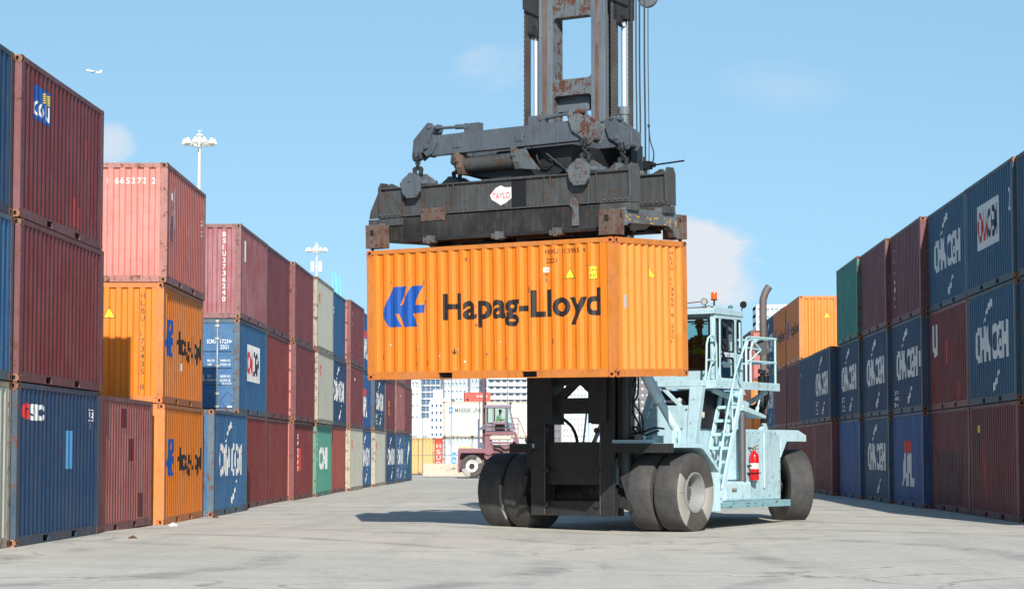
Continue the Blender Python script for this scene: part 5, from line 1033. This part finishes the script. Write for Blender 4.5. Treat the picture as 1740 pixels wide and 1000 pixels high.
# hanger blocks and chains
def link(mb, c, vertical_axis, w, h, r, turn):
    P = []
    for i in range(17):
        t = 2*math.pi*i/16; a, b = w/2*math.cos(t), h/2*math.sin(t); b += math.copysign(.0, b)
        P.append((c[0]+a*math.cos(turn), c[1]+a*math.sin(turn), c[2]+b))
    mb.path(P, r, 7)
for (x, y) in ((-2.16, -.62), (1.98, -.62), (-2.14, .60), (2.0, .60)):
    z0 = 3.86; top = 7.44-2.937-.0105*(-x)*0
    mb = MB(); hexp = [(x-.22, z0-.06), (x-.20, z0-.14), (x-.10, z0-.24), (x+.14, z0-.24), (x+.24, z0-.12), (x+.25, z0+.08), (x+.20, z0+.16), (x, z0+.27), (x-.20, z0+.14), (x-.24, z0+.06)]
    mb.prism(hexp, 'y', y-.26, y-.19); mb.prism(hexp, 'y', y+.19, y+.26); mb.prism([(y-.26, z0+.26), (y+.26, z0+.26), (y+.2, z0), (y-.2, z0)], 'x', x-.05, x+.05)
    mb.tube((x-.36, y-.1, z0+.06), (x+.36, y-.1, z0+.06), .05, n=10); mb.tube((x-.30, y+.1, z0+.06), (x+.4, y+.1, z0+.06), .05, n=10)
    for q in (-.10, .02, .14): mb.tube((x+q-.02, y-.275, z0-.17), (x+q-.02, y-.255, z0-.17), .022, n=8)
    mb.tube((x+.0, y-.28, z0+.12), (x+.0, y-.255, z0+.12), .045, n=10)
    SPB(mb, 'hanger_block', [GREY2 if x < 0 and y < 0 else ENDF])
    mb = MB(); zb = z0+.27; zt = 4.50-.0105*(-x)*0-.0337*y*0
    hh = zt-zb; nl = 5; ph = hh/(nl); 
    mb.tube((x-.07, y, zb-.02), (x-.09, y, zb+.10), .045, n=8); mb.tube((x+.07, y, zb-.02), (x+.09, y, zb+.10), .045, n=8); mb.tube((x-.10, y, zb+.10), (x+.10, y, zb+.10), .03, n=8)
    mb.tube((x-.09, y, zt-.10), (x-.05, y, zt+.04), .045, n=8); mb.tube((x+.09, y, zt-.10), (x+.05, y, zt+.04), .045, n=8); mb.tube((x-.10, y, zt-.10), (x+.10, y, zt-.10), .03, n=8)
    a0, a1 = zb+.08, zt-.08; nl = 4
    for i in range(nl): link(mb, (x, y, a0+(a1-a0)*(i+.5)/nl), 0, .085, (a1-a0)/nl*1.42, .019, (i % 2)*math.pi/2+.3)
    SPB(mb, 'hanging_chain', DARKB, 0)

# ---------------- fire extinguisher on the tank ----------------
fe = empty('fire_extinguisher', tuple(truck.matrix_basis @ Vector((2.24, 2.90, 1.02))), -R(31)); tag(fe, 'red fire extinguisher with a white label strapped to the side of the pale blue truck', 'extinguisher')
FR = plain('extinguisher_red', (196, 20, 30), .28, 0, .1)
mb = MB(); mb.lathe([(.001, 0), (.09, 0), (.10, .02), (.10, .50), (.085, .56), (.04, .60), (.03, .64)], (0, 0, 0), 'z', 24); mb.build('cylinder', FR, fe)
mb = MB(); mb.lathe([(.1015, .24), (.1015, .36)], (0, 0, 0), 'z', 24); mb.build('label_band', worn_mark('band_white', (220, 212, 208), .3), fe)
mb = MB(); mb.tube((0, 0, .62), (0, 0, .69), .03, n=10); mb.bar((-.02, 0, .69), (.10, 0, .74), .03, .02); mb.bar((-.02, 0, .67), (.10, 0, .66), .03, .02); mb.build('valve', plain('brass_valve', (150, 136, 90), .4, .6), fe)
mb = MB(); mb.path([(-.02, 0, .66), (-.12, -.03, .68), (-.18, -.06, .52), (-.17, -.09, .28), (-.14, -.10, .08)], .016, 8, sub=5); mb.build('hose', RUB, fe)
mb = MB(); mb.box(-.13, -.12, .14, .10, .12, .16); mb.box(-.13, -.12, .30, .0, .12, .32); mb.tube((.03, .13, .10), (.03, .13, .42), .012, n=6); mb.build('bracket', BLK, fe)

# ---------------- people at the wheel ----------------
SKIN = plain('skin', (132, 88, 66), .55, 0, .1); HIV = plain('high_visibility_cloth', (176, 214, 40), .8, 0, .1); NAVYC = plain('navy_work_cloth', (34, 44, 62), .9, 0, .2); HATM = plain('straw_hat', (150, 148, 124), .9, 0, .3); PALE = plain('pale_shirt', (196, 206, 200), .9, 0, .2)
def skin_figure(name, joints, edges, mat, root_i=0):
    me = bpy.data.meshes.new(name); me.from_pydata([j[:3] for j in joints], edges, []); o = bpy.data.objects.new(name, me); C.objects.link(o); me.materials.append(mat)
    m = o.modifiers.new('Skin', 'SKIN'); m.use_smooth_shade = True
    for i, j in enumerate(joints): me.skin_vertices[0].data[i].radius = (j[3], j[4] if len(j) > 4 else j[3])
    me.skin_vertices[0].data[root_i].use_root = True; s = o.modifiers.new('Sub', 'SUBSURF'); s.levels = s.render_levels = 2
    return o
def driver(label, loc, rz, top_mat, hat_brim, hatmat):
    """seated figure facing -y, hip at the origin"""
    J = [(0, .05, 0, .15, .13), (0, .06, .18, .14, .11), (0, .04, .38, .17, .12), (0, .01, .50, .08, .07), (0, -.01, .57, .055, .055), (0, -.03, .64, .06, .07), (0, -.04, .72, .080, .095), (0, -.04, .79, .07, .085),
         (.17, .03, .44, .06), (.24, -.12, .26, .045), (.17, -.36, .27, .032), (.16, -.42, .28, .03, .018), (-.17, .03, .44, .06), (-.24, -.12, .26, .045), (-.17, -.36, .27, .032), (-.16, -.42, .28, .03, .018),
         (.10, -.10, -.01, .085), (.13, -.42, .02, .065), (.13, -.48, -.35, .048), (.13, -.56, -.40, .04, .03), (-.10, -.10, -.01, .085), (-.13, -.42, .02, .065), (-.13, -.48, -.35, .048), (-.13, -.56, -.40, .04, .03)]
    E_ = [(0, 1), (1, 2), (2, 3), (3, 4), (4, 5), (5, 6), (6, 7), (2, 8), (8, 9), (9, 10), (10, 11), (2, 12), (12, 13), (13, 14), (14, 15), (0, 16), (16, 17), (17, 18), (18, 19), (0, 20), (20, 21), (21, 22), (22, 23)]
    k = len(J)
    for s, hb in ((1, 11), (-1, 15)):           # fingers closed round the wheel rim, thumbs on the near side
        hx, hy, hz = J[hb][:3]
        for q, (dx, l) in enumerate(((-.030, .040), (-.010, .046), (.010, .044), (.030, .036))):
            J.append((hx+dx, hy-l, hz+.012, .009)); J.append((hx+dx, hy-l-.012, hz-.028, .008)); E_ += [(hb, len(J)-2), (len(J)-2, len(J)-1)]
        J.append((hx-s*.045, hy-.01, hz-.012, .010)); J.append((hx-s*.040, hy-.045, hz-.03, .009)); E_ += [(hb, len(J)-2), (len(J)-2, len(J)-1)]
    o = skin_figure('person', J, E_, SKIN); o.location = loc; o.rotation_euler.z = rz; tag(o, label, 'person')
    face = MB()
    for s in (-1, 1): face.lathe([(.001, -.008), (.011, 0), (.001, .008)], (s*.032, -.128, .735), 'y', 8)
    face.bar((-.025, -.133, .675), (.025, -.133, .675), .008, .008); face.prism([(-.125, .73), (-.155, .695), (-.12, .69)], 'x', -.012, .012)
    for s in (-1, 1): face.box(s*.082-.008, -.06, .69, s*.082+.008, -.02, .75)
    fo = face.build('face', plain('face_features', (70, 44, 34), .6), o)
    t = MB(); t.lathe([(.14, -.08), (.165, .0), (.16, .15), (.185, .34), (.165, .44), (.085, .52), (.06, .53)], (0, .05, .0), 'z', 20); t.build('jacket', top_mat, o).scale = (1.05, .85, 1)
    t = MB()
    for s in (-1, 1): t.tube((s*.17, .03, .45), (s*.24, -.12, .26), .078, .060, 12); t.tube((s*.24, -.12, .26), (s*.18, -.33, .27), .060, .042, 12)
    t.build('sleeves', top_mat, o)
    t = MB(); t.lathe([(.176, .12), (.183, .17), (.194, .25), (.197, .30)], (0, .05, 0), 'z', 20); t.build('reflective_vest', HIV, o).scale = (1.06, .88, 1)
    t = MB()
    for s in (-1, 1): t.path([(s*.11, -.11, .18), (s*.12, -.10, .36), (s*.10, .0, .50), (s*.10, .15, .40)], .03, 8, sub=3)
    t.build('vest_straps', HIV, o)
    t = MB()
    for s in (-1, 1): t.tube((s*.09, .05, -.01), (s*.13, -.42, .03), .105, .082, 12); t.tube((s*.13, -.42, .02), (s*.13, -.49, -.34), .080, .06, 12)
    t.build('trousers', NAVYC, o)
    t = MB(); t.lathe([(hat_brim, .775), (hat_brim*.98, .785), (.105, .790), (.100, .85), (.07, .885), (.001, .89)], (0, -.035, 0), 'z', 24); t.build('hat', hatmat, o)
    return o
dp = truck.matrix_basis @ Vector((1.02, 2.78, 3.60))
driver('driver in a brimmed hat at the wheel of the pale blue truck', tuple(dp), -R(31), NAVYC, .19, HATM)
# ---------------- far end of the lane ----------------
def slab_building(name, label, x0, x1, y, h, depth, wall, win, floors, bays, wfrac=.55, hfrac=.45, cat='building', band=False, balcony=False):
    """tower with real window openings set back in the facade, front at y facing the camera"""
    root = empty(name, ((x0+x1)/2, y, 0)); tag(root, label, cat, None); w = (x1-x0)/2
    mb = MB(); mb.box(-w, .6, 0, w, depth, h); mb.box(-w*.8, depth*.2, h, w*.1, depth*.7, h+3); mb.box(-w, .25, h-.3, w, depth+.2, h+.9); mb.build('wall', wall, root)
    fh = h/floors; bw = 2*w/bays; g = MB(); fr = MB()
    g.box(-w+.1, .45, .2, w-.1, .58, h-.2)
    g.build('glazing', win, root)
    for k in range(floors+1): z = k*fh; fr.box(-w, 0 if not balcony else -.9, z-fh*(1-hfrac)/2, w, .44, z+fh*(1-hfrac)/2)
    if not band:
        for i in range(bays+1): x = -w+i*bw; fr.box(x-bw*(1-wfrac)/2, .06, 0, x+bw*(1-wfrac)/2, .46, h)
    fr.build('facade', wall, root)
    return root
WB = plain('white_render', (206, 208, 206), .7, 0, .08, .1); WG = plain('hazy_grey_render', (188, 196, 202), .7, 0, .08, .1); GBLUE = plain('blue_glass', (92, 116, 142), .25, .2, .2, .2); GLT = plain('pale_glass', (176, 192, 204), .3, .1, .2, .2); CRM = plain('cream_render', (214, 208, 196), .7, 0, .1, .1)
slab_building('glass_tower', 'dark blue glass tower between white wings left of the purple truck', -44.5, -39.5, 600, 46, 18, WB, GBLUE, 26, 4, .92, .80)
slab_building('tower_wing', 'white wing of the blue glass tower beside the left container row', -48.2, -44.8, 598, 48, 18, WB, GLT, 16, 3, .5, .5)
slab_building('low_facade', 'low white block with many small windows in front of the blue glass tower', -36.5, -31.6, 520, 13.2, 14, WB, GBLUE, 8, 5, .45, .40)
slab_building('warehouse', 'pale long warehouse roofline behind the tan container', -47, -31.5, 560, 7.0, 30, WB, WG, 2, 6, .5, .3)
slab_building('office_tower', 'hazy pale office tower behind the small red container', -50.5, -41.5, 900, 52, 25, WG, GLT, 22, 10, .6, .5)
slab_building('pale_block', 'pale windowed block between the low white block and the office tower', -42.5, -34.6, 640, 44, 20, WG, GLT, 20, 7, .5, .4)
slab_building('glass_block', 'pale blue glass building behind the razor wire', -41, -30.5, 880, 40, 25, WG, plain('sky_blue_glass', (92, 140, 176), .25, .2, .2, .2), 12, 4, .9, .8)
slab_building('apartment_tower', 'white apartment tower with rows of balconies left of the mast', -31.2, -17.0, 700, 62, 20, WB, plain('grey_blue_window', (120, 140, 160), .4, 0, .2, .2), 30, 7, .62, .50, balcony=True)  # windows in one even grey-blue
slab_building('apartment_tower', 'white tower with small windows seen between the mast rails', -9.4, -.8, 800, 70, 20, WB, GLT, 34, 7, .5, .45)
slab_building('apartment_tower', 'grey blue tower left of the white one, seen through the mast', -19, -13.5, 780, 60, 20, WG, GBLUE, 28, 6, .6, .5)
slab_building('concrete_tower', 'brownish grey tower seen between the mast and the tilt cylinder', -12.9, -9.6, 760, 60, 20, plain('brown_grey_render', (120, 112, 112), .8, 0, .1, .1), GBLUE, 24, 3, .4, .4)
slab_building('apartment_tower', 'cream tower at the right of the mast opening', .5, 12.5, 820, 38, 20, CRM, GLT, 17, 9, .5, .5)
slab_building('concrete_tower', 'grey tower partly hidden by the hoses of the truck', 14, 28, 780, 34, 20, plain('brown_grey_render', (120, 112, 112), .8, 0, .1, .1), GLT, 15, 8, .5, .5)
# curved white hotel tower behind the right row
root = empty('curved_tower', (76, 900, 0)); tag(root, 'curved white tower rising behind the exhaust pipe and the right container row', 'building')
mb = MB(); n = 22; H = 60
pts = [(-9.5, 4.0)]+[(-9.5+19*2.0*i/n, -2.2*math.sin(math.pi*i/n)+.6) for i in range(n+1)]+[(28.5, 22), (-9.5, 22)]
mb.prism(pts, 'z', 0, H-1.2); mb.build('glazing', GLT, root)
mb = MB()
for k in range(20): z = k*3.1; mb.prism([(a, b-.5) for a, b in pts], 'z', z, z+1.25)
for i in range(0, n+1): x = -9.5+38*i/n; y = -2.2*math.sin(math.pi*i/n)+.6; mb.box(x-.28, y-.62, 0, x+.28, y+.4, H)
mb.prism([(a, b-.55) for a, b in pts], 'z', H-1.2, H+.3); mb.build('facade', WB, root)
mb = MB(); mb.prism([(16, 3), (28, 3), (28, 12), (16, 12)], 'z', H+.3, H+2.2); mb.build('roof_plant', plain('dark_roof_plant', (60, 74, 70), .8), root)

# containers closing off the lane
GF = 'containers closing off the far end of the lane'
def XC(x, y, t, col, label, marks=(), long40=False, **kw):
    o = container('X', x+L2*(1.13 if long40 else 1), y+W2, t, col, label, marks, rot=0.0, z=t*(HT+.012), group=GF, near=-1, **kw)
    if long40: o.scale = (1.13, 1, 1)
    return o
STAR = [('logo', join2d(rect2d(-2.62, 1.74, -2.36, 2.20)), 'side', .004, LBLUE, None), ('logo', poly2d([(-2.49+.12*(1 if i % 2 == 0 else .4)*math.sin(math.pi*i/7), 1.97+.16*(1 if i % 2 == 0 else .4)*math.cos(math.pi*i/7)) for i in range(14)]), 'side', .007, WHITE, None),
        ('lettering', text2d('MAERSK LINE', -2.24, 1.82, .30, 1.70, .025), 'side', .004, GREYM if False else worn_mark('slate_lettering', (104, 118, 128), .3), None)]
XC(-10.55, 163, 1, 'white', 'off white container with MAERSK LINE lettering behind the purple truck', STAR, True)
XC(-10.55, 163.1, 0, 'grey', 'pale grey container with a light blue badge under the MAERSK LINE one', [('logo', rect2d(-2.42, .72, -2.14, 1.55), 'side', .004, LBLUE, None), ('lettering', join2d(text2d('N', -2.38, 1.2, .2, .2, .03), text2d('A', -2.38, .85, .2, .2, .03)), 'side', .006, WHITE, None)], True)
XC(-13.2-.05-5.8+2.3+4.0, 162.6, 0, 'tan', 'tan container beside the narrow red end, under the pale warehouse', None or ()) if False else XC(-17.15, 162.7, 0, 'tan', 'tan container at ground level past the end of the left row')
o = container('X', -10.90, 163+L2, 0, 'scarlet', 'narrow scarlet container end with white letters between the tan and pale grey ones', M_VERT('HSUD', 0, 2.3, .3, WHITE, 'end', .3), rot=math.pi/2, z=0, group=GF, near=-1); o.scale = (1, .16, 1); o.scale = (1, 1, 1); o.location.x = -10.98+W2-1.24; o.location.y = 163.35+L2
for k in range(6): container('X', -26.0, 525+W2, k, 'scarlet' if k == 5 else ('maroon2', 'navy', 'cream', 'green', 'faded')[k], ['oxide red container lowest in the distant stack', 'navy container second in the distant stack', 'cream container third in the distant stack', 'green container fourth in the distant stack', 'faded container fifth in the distant stack', 'bright red container on top of the distant stack, above the MAERSK LINE one'][k],
    ([('lettering', rect2d(-2.6, .5, -2.1, 1.2), 'side', .01, NAVYM, None), ('lettering', text2d('HAMBURG', -.2, 1.5, .4, 2.4, .03), 'side', .01, WHITE, None)] if k == 5 else ()), rot=R(8), z=k*(HT+.012), group='containers in a tall distant stack', near=1)
# concrete barrier, fence with hanging wire coils
mb = MB(); mb.prism([(-.30, 0), (-.30, .12), (-.12, .35), (-.08, .82), (.08, .82), (.12, .35), (.30, .12), (.30, 0)], 'x', -10.75, -7.4); 
BARR = paint('cream_barrier_concrete', (186, 174, 154), .8, .05, .3, .5, dirt=.3)
o = mb.build('concrete_barrier', BARR, None, .01); o.location = (0, 147, 0); tag(o, 'cream concrete barrier left of the purple truck wheel', 'barrier')
mb = MB(); random.seed(5)
for i in range(12): x = -8.9+random.uniform(-.25, .25); z = .42+random.uniform(-.12, .12); mb.box(x-.1, -.1225, z-.02, x+.1, -.121+.05*(z < .35), z+.02)
mb.build('stencil_mark', GREYM, o)
FEN = plain('galvanised_fence_steel', (120, 126, 130), .5, .5, .1)
fn = empty('fence', (0, 156, 0)); tag(fn, 'thin steel fence with hanging coils of wire above it, in front of the end containers', 'fence')
for i in range(5):
    x = -13.4+i*1.95; mb = MB(); mb.tube((x, 0, 0), (x, 0, 6.7), .03, n=6); mb.build('post', FEN, fn)
mb = MB()
for z in (1.35, 6.55): mb.tube((-13.4, 0, z), (-5.5, 0, z), .018, n=5)
mb.build('rail', FEN, fn)
mb = MB(); x = -12.4; random.seed(2)
while x < -5.8:
    w = random.uniform(.11, .16); h = random.uniform(.45, .62)
    mb.path([(x+w*math.sin(math.pi*t/6)*0-w+2*w*t/6, .03*math.sin(t), 6.55-h*math.sin(math.pi*t/6)**.6) for t in range(7)], .012, 5); x += w*2.2
mb.build('wire_coil', plain('dark_wire', (60, 66, 74), .5, .5), fn)
mb = MB(); mb.tube((-11.2, 0, 0), (-11.2, 0, 1.9), .04, n=8); o = mb.build('post_short', FEN); bpy.data.objects.remove(o)

# ---------------- the purple truck behind ----------------
PUR = paint('plum_truck_paint', (124, 76, 86), .5, .15, .3, .3); PURG = paint('plum_grey_cab_paint', (122, 108, 122), .5, .15, .3, .3)
t2 = empty('container_handler', (0, 140, 0)); tag(t2, 'plum coloured mast truck parked in the distance, seen under the lifted orange container', 'container handler')
def PB(mb, name, mats, parent=None, bevel=.01): return mb.build(name, mats, parent or t2, bevel)
SIDEW2 = sidewall_material('dusty_sidewall_far', [(-160, -100), (20, 60)])
for x, y in ((-7.22, -.1), (-7.22, 3.2), (-3.2, -.3), (-3.2, 3.4)):
    w = empty('wheel', (x, y, .70), -math.pi/2); w.parent = t2
    tyre_mesh(.5, .70, .36).build('tyre', [TYRE, SIDEW2], w); rim_mesh(.5, .36, .1).build('rim', [plain('white_rim', (222, 222, 220), .5)]*2, w)
    mb = MB(); mb.tube((.2, 0, 0), (.27, 0, 0), .17, n=20); mb.build('hub', BLK, w)
mb = MB(); mb.prism([(-8.1, .30), (-8.1, 1.60), (-7.9, 1.78), (-5.9, 1.78), (-5.9, 1.5), (-6.2, 1.35), (-6.5, 1.5), (-7.9, 1.5), (-7.98, 1.2), (-7.98, .30)], 'y', -.35, .15); mb.prism([(-8.1, .30), (-8.1, 1.78), (-6.0, 1.78), (-6.0, .9), (-6.4, .5)], 'y', .4, 3.2); mb.box(-6.2, .2, .9, -2.0, 3.0, 1.5); PB(mb, 'chassis', PUR)
mb = MB(); mb.box(-8.0, -.36, 1.785, -7.1, .12, 1.88); PB(mb, 'deck_plate', plain('yellow_deck', (196, 178, 110), .6))
mb = MB(); mb.prism([(-6.45, 1.2), (-6.45, 2.75), (-6.0, 2.75), (-6.0, 1.1), (-6.3, 1.1)], 'y', -.2, .2); mb.box(-6.42, -.3, 2.60, -4.55, 1.6, 2.80); mb.prism([(-4.75, 2.05), (-4.55, 2.7), (-4.45, 2.7), (-4.3, 2.05)], 'y', -.3, -.1); mb.box(-6.1, -.3, 2.05, -4.5, -.2, 2.18); mb.box(-6.0, -.1, 1.5, -2.5, 2.5, 2.0, 0); PB(mb, 'cab_frame', PUR)
mb = MB(); mb.tube((-6.1, -.28, 2.42), (-4.8, -.28, 2.42), .13, n=16); PB(mb, 'tank', plain('cream_tank', (206, 190, 170), .5), bevel=0)
mb = MB(); mb.box(-6.4, .0, 2.80, -4.7, 1.5, 2.86); mb.box(-6.45, -.05, 4.28, -4.85, 1.55, 4.46)
for x in (-6.42, -5.96, -5.2): mb.box(x, 0, 2.86, x+.10, .06, 4.3); mb.box(x, 1.44, 2.86, x+.10, 1.5, 4.3)
mb.bar((-4.62, .03, 2.86), (-4.95, .03, 4.30), .06, .08); mb.bar((-4.62, 1.47, 2.86), (-4.95, 1.47, 4.30), .06, .08); mb.box(-5.9, 0, 3.30, -5.15, .05, 3.46); mb.box(-6.4, 0, 2.86, -6.0, .05, 3.3); mb.box(-6.4, 1.45, 2.86, -4.75, 1.5, 3.4); PB(mb, 'cab', PURG)
mb = MB(); mb.add([(-6.32, .03, 3.3), (-5.96, .03, 3.3), (-5.96, .03, 4.28), (-6.32, .03, 4.28)], [(0, 1, 2, 3)]); mb.add([(-5.86, .03, 3.46), (-5.2, .03, 3.46), (-5.2, .03, 4.28), (-5.86, .03, 4.28)], [(0, 1, 2, 3)]); mb.add([(-5.1, .03, 2.95), (-4.68, .03, 2.95), (-4.97, .03, 4.28), (-5.1, .03, 4.28)], [(0, 1, 2, 3)]); mb.add([(-5.86, .03, 2.9), (-5.2, .03, 2.9), (-5.2, .03, 3.3), (-5.86, .03, 3.3)], [(0, 1, 2, 3)]); PB(mb, 'window', glass_mat('far_cab_glass', (.62, .85, .82)), bevel=0)
mb = MB(); mb.box(-5.75, .3, 2.9, -5.25, .9, 3.35); PB(mb, 'seat', BLK)
mb = MB()
for pts in ([(-6.4, -.32, 3.30), (-4.35, -.32, 3.25)], [(-6.4, -.32, 3.0), (-4.4, -.32, 3.0)], [(-6.4, -.32, 2.8), (-6.4, -.32, 3.3)], [(-4.38, -.32, 2.6), (-4.38, -.32, 3.65)], [(-4.9, -.32, 3.62), (-4.38, -.32, 3.65), (-4.3, -.32, 3.5), (-3.85, -.32, 2.4)]): mb.path(pts, .025, 6)
PB(mb, 'handrail', PUR, bevel=0)
mb = MB(); mb.box(-6.62, .6, .4, -6.46, 2.0, 9.0); mb.box(-6.62, .6, .4, -6.0, .8, 6.2) if False else None; PB(mb, 'mast', paint('plum_dark_mast', (96, 50, 54), .6, .3))
mb = MB(); mb.box(-6.9, .3, 2.15, -6.80, .4, 3.6); mb.prism([(-6.80, 3.0), (-6.45, 3.3), (-6.45, 2.95), (-6.75, 2.9)], 'y', .2, .3); mb.box(-6.9, .25, 1.8, -6.45, .6, 2.15); PB(mb, 'exhaust_box', paint('slate_box', (74, 88, 106), .5))
mb = MB(); mb.lathe([(.001, -.12), (.22, -.10), (.25, 0), (.22, .1), (.001, .12)], (-3.72, -.2, 2.28), 'y', 18); mb.tube((-3.72, -.1, 1.9), (-3.72, -.1, 2.2), .04, n=6); PB(mb, 'lamp_housing', BLK, bevel=0)
mb = MB(); mb.path([(-5.9, -.2, 1.95), (-5.5, -.2, 1.9), (-5.2, -.2, 1.7), (-4.9, -.2, 1.75), (-4.7, -.2, 1.55)], .05, 6, sub=3); mb.path([(-6.0, -.22, 1.8), (-5.6, -.22, 1.7), (-5.3, -.22, 1.55)], .05, 6, sub=3); PB(mb, 'hydraulic_hose', RUB, bevel=0)
for x in (-6.4, -4.85): mb = MB(); mb.lathe([(.001, -.05), (.08, -.02), (.08, .05), (.001, .06)], (x, -.1, 4.55), 'y', 12); PB(mb, 'work_light', BLK, bevel=0)
driver('driver in a yellow green vest inside the cab of the distant plum truck', (-5.55, 140.55, 3.30), R(90), PALE, .13, plain('dark_cap', (40, 40, 40), .8))

# ---------------- high masts, crane boom, aeroplane ----------------
LWH = plain('lamp_white_paint', (222, 222, 216), .5, 0, .1); LPL = plain('mast_pale_paint', (206, 208, 204), .5, .1, .1)
def high_mast(x, y, h, label, ring=1.5, box=False):
    root = empty('light_mast', (x, y, 0)); tag(root, label, 'light mast', 'high lighting masts behind the left row')
    mb = MB(); mb.tube((0, 0, 0), (0, 0, h), .34, .13, 16); mb.build('pole', LPL, root)
    mb = MB(); mb.tube((0, 0, h-.2), (0, 0, h+.35), .22, n=12); mb.path([(ring*.78*math.cos(2*math.pi*i/20), ring*.78*math.sin(2*math.pi*i/20), h-.05) for i in range(21)], .06, 6)
    for i in range(5): t = math.pi*i/5; mb.bar((-ring*.78*math.cos(t), -ring*.78*math.sin(t), h-.05), (ring*.78*math.cos(t), ring*.78*math.sin(t), h-.05), .05, .05)
    mb.tube((0, 0, h+.3), (0, 0, h+1.05), .025, n=5); mb.lathe([(.001, .4), (.3, .35), (.35, .2), (.2, .1), (.22, 0)], (0, 0, h+.35), 'z', 14); mb.box(-.2, -.02, h+1.0, .2, .02, h+1.04); mb.build('lamp_ring', LWH, root)
    for i in range(10):
        t = 2*math.pi*(i+.3)/10; mb = MB(); cx, cy = ring*math.cos(t), ring*math.sin(t)
        mb.lathe([(.001, .30), (.14, .28), (.17, .12), (.30, .0), (.31, -.22), (.27, -.24), (.001, -.20)], (cx, cy, h), 'z', 14); mb.build('floodlight', LWH, root)
    if box:
        for s in (-1, 1): mb = MB(); mb.box(s*.55-.22, -.2, h-3.0, s*.55+.22, .2, h-1.6); mb.bar((0, 0, h-2.3), (s*.5, 0, h-2.3), .06, .06); mb.build('antenna_panel', LWH, root)
high_mast(-34.75, 200, 29.2, 'tall white light mast with a ring of floodlights above the mauve container', 1.28)
high_mast(-37.73, 312, 29.6, 'farther light mast with two antenna panels under its ring of floodlights', 1.30, True)
root = empty('crane_boom', (-45.0, 400, 0)); tag(root, 'pale turquoise lattice crane boom rising behind the far left containers', 'crane')
TQ = plain('turquoise_crane_paint', (120, 206, 214), .5, 0, .1)
def lattice(mb, p0, p1, w0, w1, n, r=.07):
    p0, p1 = Vector(p0), Vector(p1); cs = []
    for i in range(n+1):
        t = i/n; c = p0.lerp(p1, t); w = w0+(w1-w0)*t; cs.append([c+Vector((a*w/2, b*w/2, 0)) for a, b in ((-1, -1), (1, -1), (1, 1), (-1, 1))])
    for i in range(n):
        for k in range(4): mb.tube(cs[i][k], cs[i+1][k], r, n=5, caps=False); mb.tube(cs[i][k], cs[i+1][(k+1) % 4], r*.6, n=4, caps=False); mb.tube(cs[i+1][k], cs[i+1][(k+1) % 4], r*.6, n=4, caps=False)
mb = MB(); lattice(mb, (1.6, 0, 8), (-.3, 0, 33.5), 1.1, .5, 18); mb.build('jib', TQ, root)
mb = MB(); lattice(mb, (1.6, 0, 8), (.55, 0, 33.0), 1.3, .5, 18); mb.build('back_mast', TQ, root)
mb = MB(); mb.prism([(-1.5, 0), (-1.0, 8.4), (3.2, 8.4), (3.8, 0)], 'y', -2, 2); mb.build('pedestal', TQ, root)
root = empty('aeroplane', (-1109, 5000, 855), R(20)); tag(root, 'white airliner flying small in the upper left sky', 'aeroplane')
AW = plain('aircraft_white', (235, 238, 240), .3, .1, .03)
mb = MB(); mb.lathe([(.01, -18), (1.0, -17.2), (1.8, -15.5), (2.0, -12), (2.0, 6), (1.5, 12), (.7, 17), (.2, 18.5)], (0, 0, 0), 'x', 18); fus = mb.build('fuselage', AW, root)
for s in (-1, 1):
    mb = MB(); mb.add([(-4, s*1.5, -1.0), (3, s*1.5, -1.0), (9, s*16, .6), (7, s*16, .6), (-4, s*1.5, -.6), (3, s*1.5, -.6), (9, s*16, .75), (7, s*16, .75)], [(0, 1, 2, 3), (7, 6, 5, 4), (0, 4, 5, 1), (1, 5, 6, 2), (2, 6, 7, 3), (3, 7, 4, 0)]); mb.build('wing', AW, root)
    mb = MB(); mb.tube((-3.5, s*5.5, -2.0), (.3, s*5.5, -2.0), 1.1, .8, 14); mb.build('engine', plain('aircraft_blue', (70, 110, 170), .4), root)
    mb = MB(); mb.add([(13, s*.6, .8), (16.5, s*.6, .8), (18.5, s*6, 1.2), (17, s*6, 1.2), (13, s*.6, 1.0), (16.5, s*.6, 1.0), (18.5, s*6, 1.3), (17, s*6, 1.3)], [(0, 1, 2, 3), (7, 6, 5, 4), (0, 4, 5, 1), (1, 5, 6, 2), (2, 6, 7, 3), (3, 7, 4, 0)]); mb.build('tailplane', AW, root)
mb = MB(); mb.prism([(11, 1.5), (16, 7.5), (18.5, 7.5), (17, 1.2)], 'y', -.15, .15); mb.build('fin', AW, root)
root.rotation_euler = (0, R(8), R(28)); root.scale = (1.0, 1.0, 1.0)

# litter and marks on the yard
random.seed(9)
LIT = plain('white_litter', (220, 220, 216), .7); RLIT = plain('rusty_scrap', (90, 56, 42), .8)
for (x, y, s, m, lab) in ((-8.75, 47.6, .10, LIT, 'crumpled white scrap of paper at the foot of the orange container'), (-7.9, 39.2, .07, RLIT, 'small dark scrap on the ground in front of the dark blue container'), (-8.9, 54.0, .07, RLIT, 'rusty scrap on the ground before the weathered blue container')):
    mb = MB(); n = 9; vs = [(s*random.uniform(.6, 1.4)*math.cos(2*math.pi*i/n), s*random.uniform(.6, 1.4)*math.sin(2*math.pi*i/n), random.uniform(0, s*.3)) for i in range(n)]+[(0, 0, s*.8)]
    mb.add(vs+[(a, b, 0) for a, b, c in vs[:n]], [(i, (i+1) % n, n) for i in range(n)]+[(i, n+1+i, n+1+(i+1) % n, (i+1) % n) for i in range(n)]); o = mb.build('litter', m); o.location = (x, y, ground_z(x, y)+.002); tag(o, lab, 'litter')
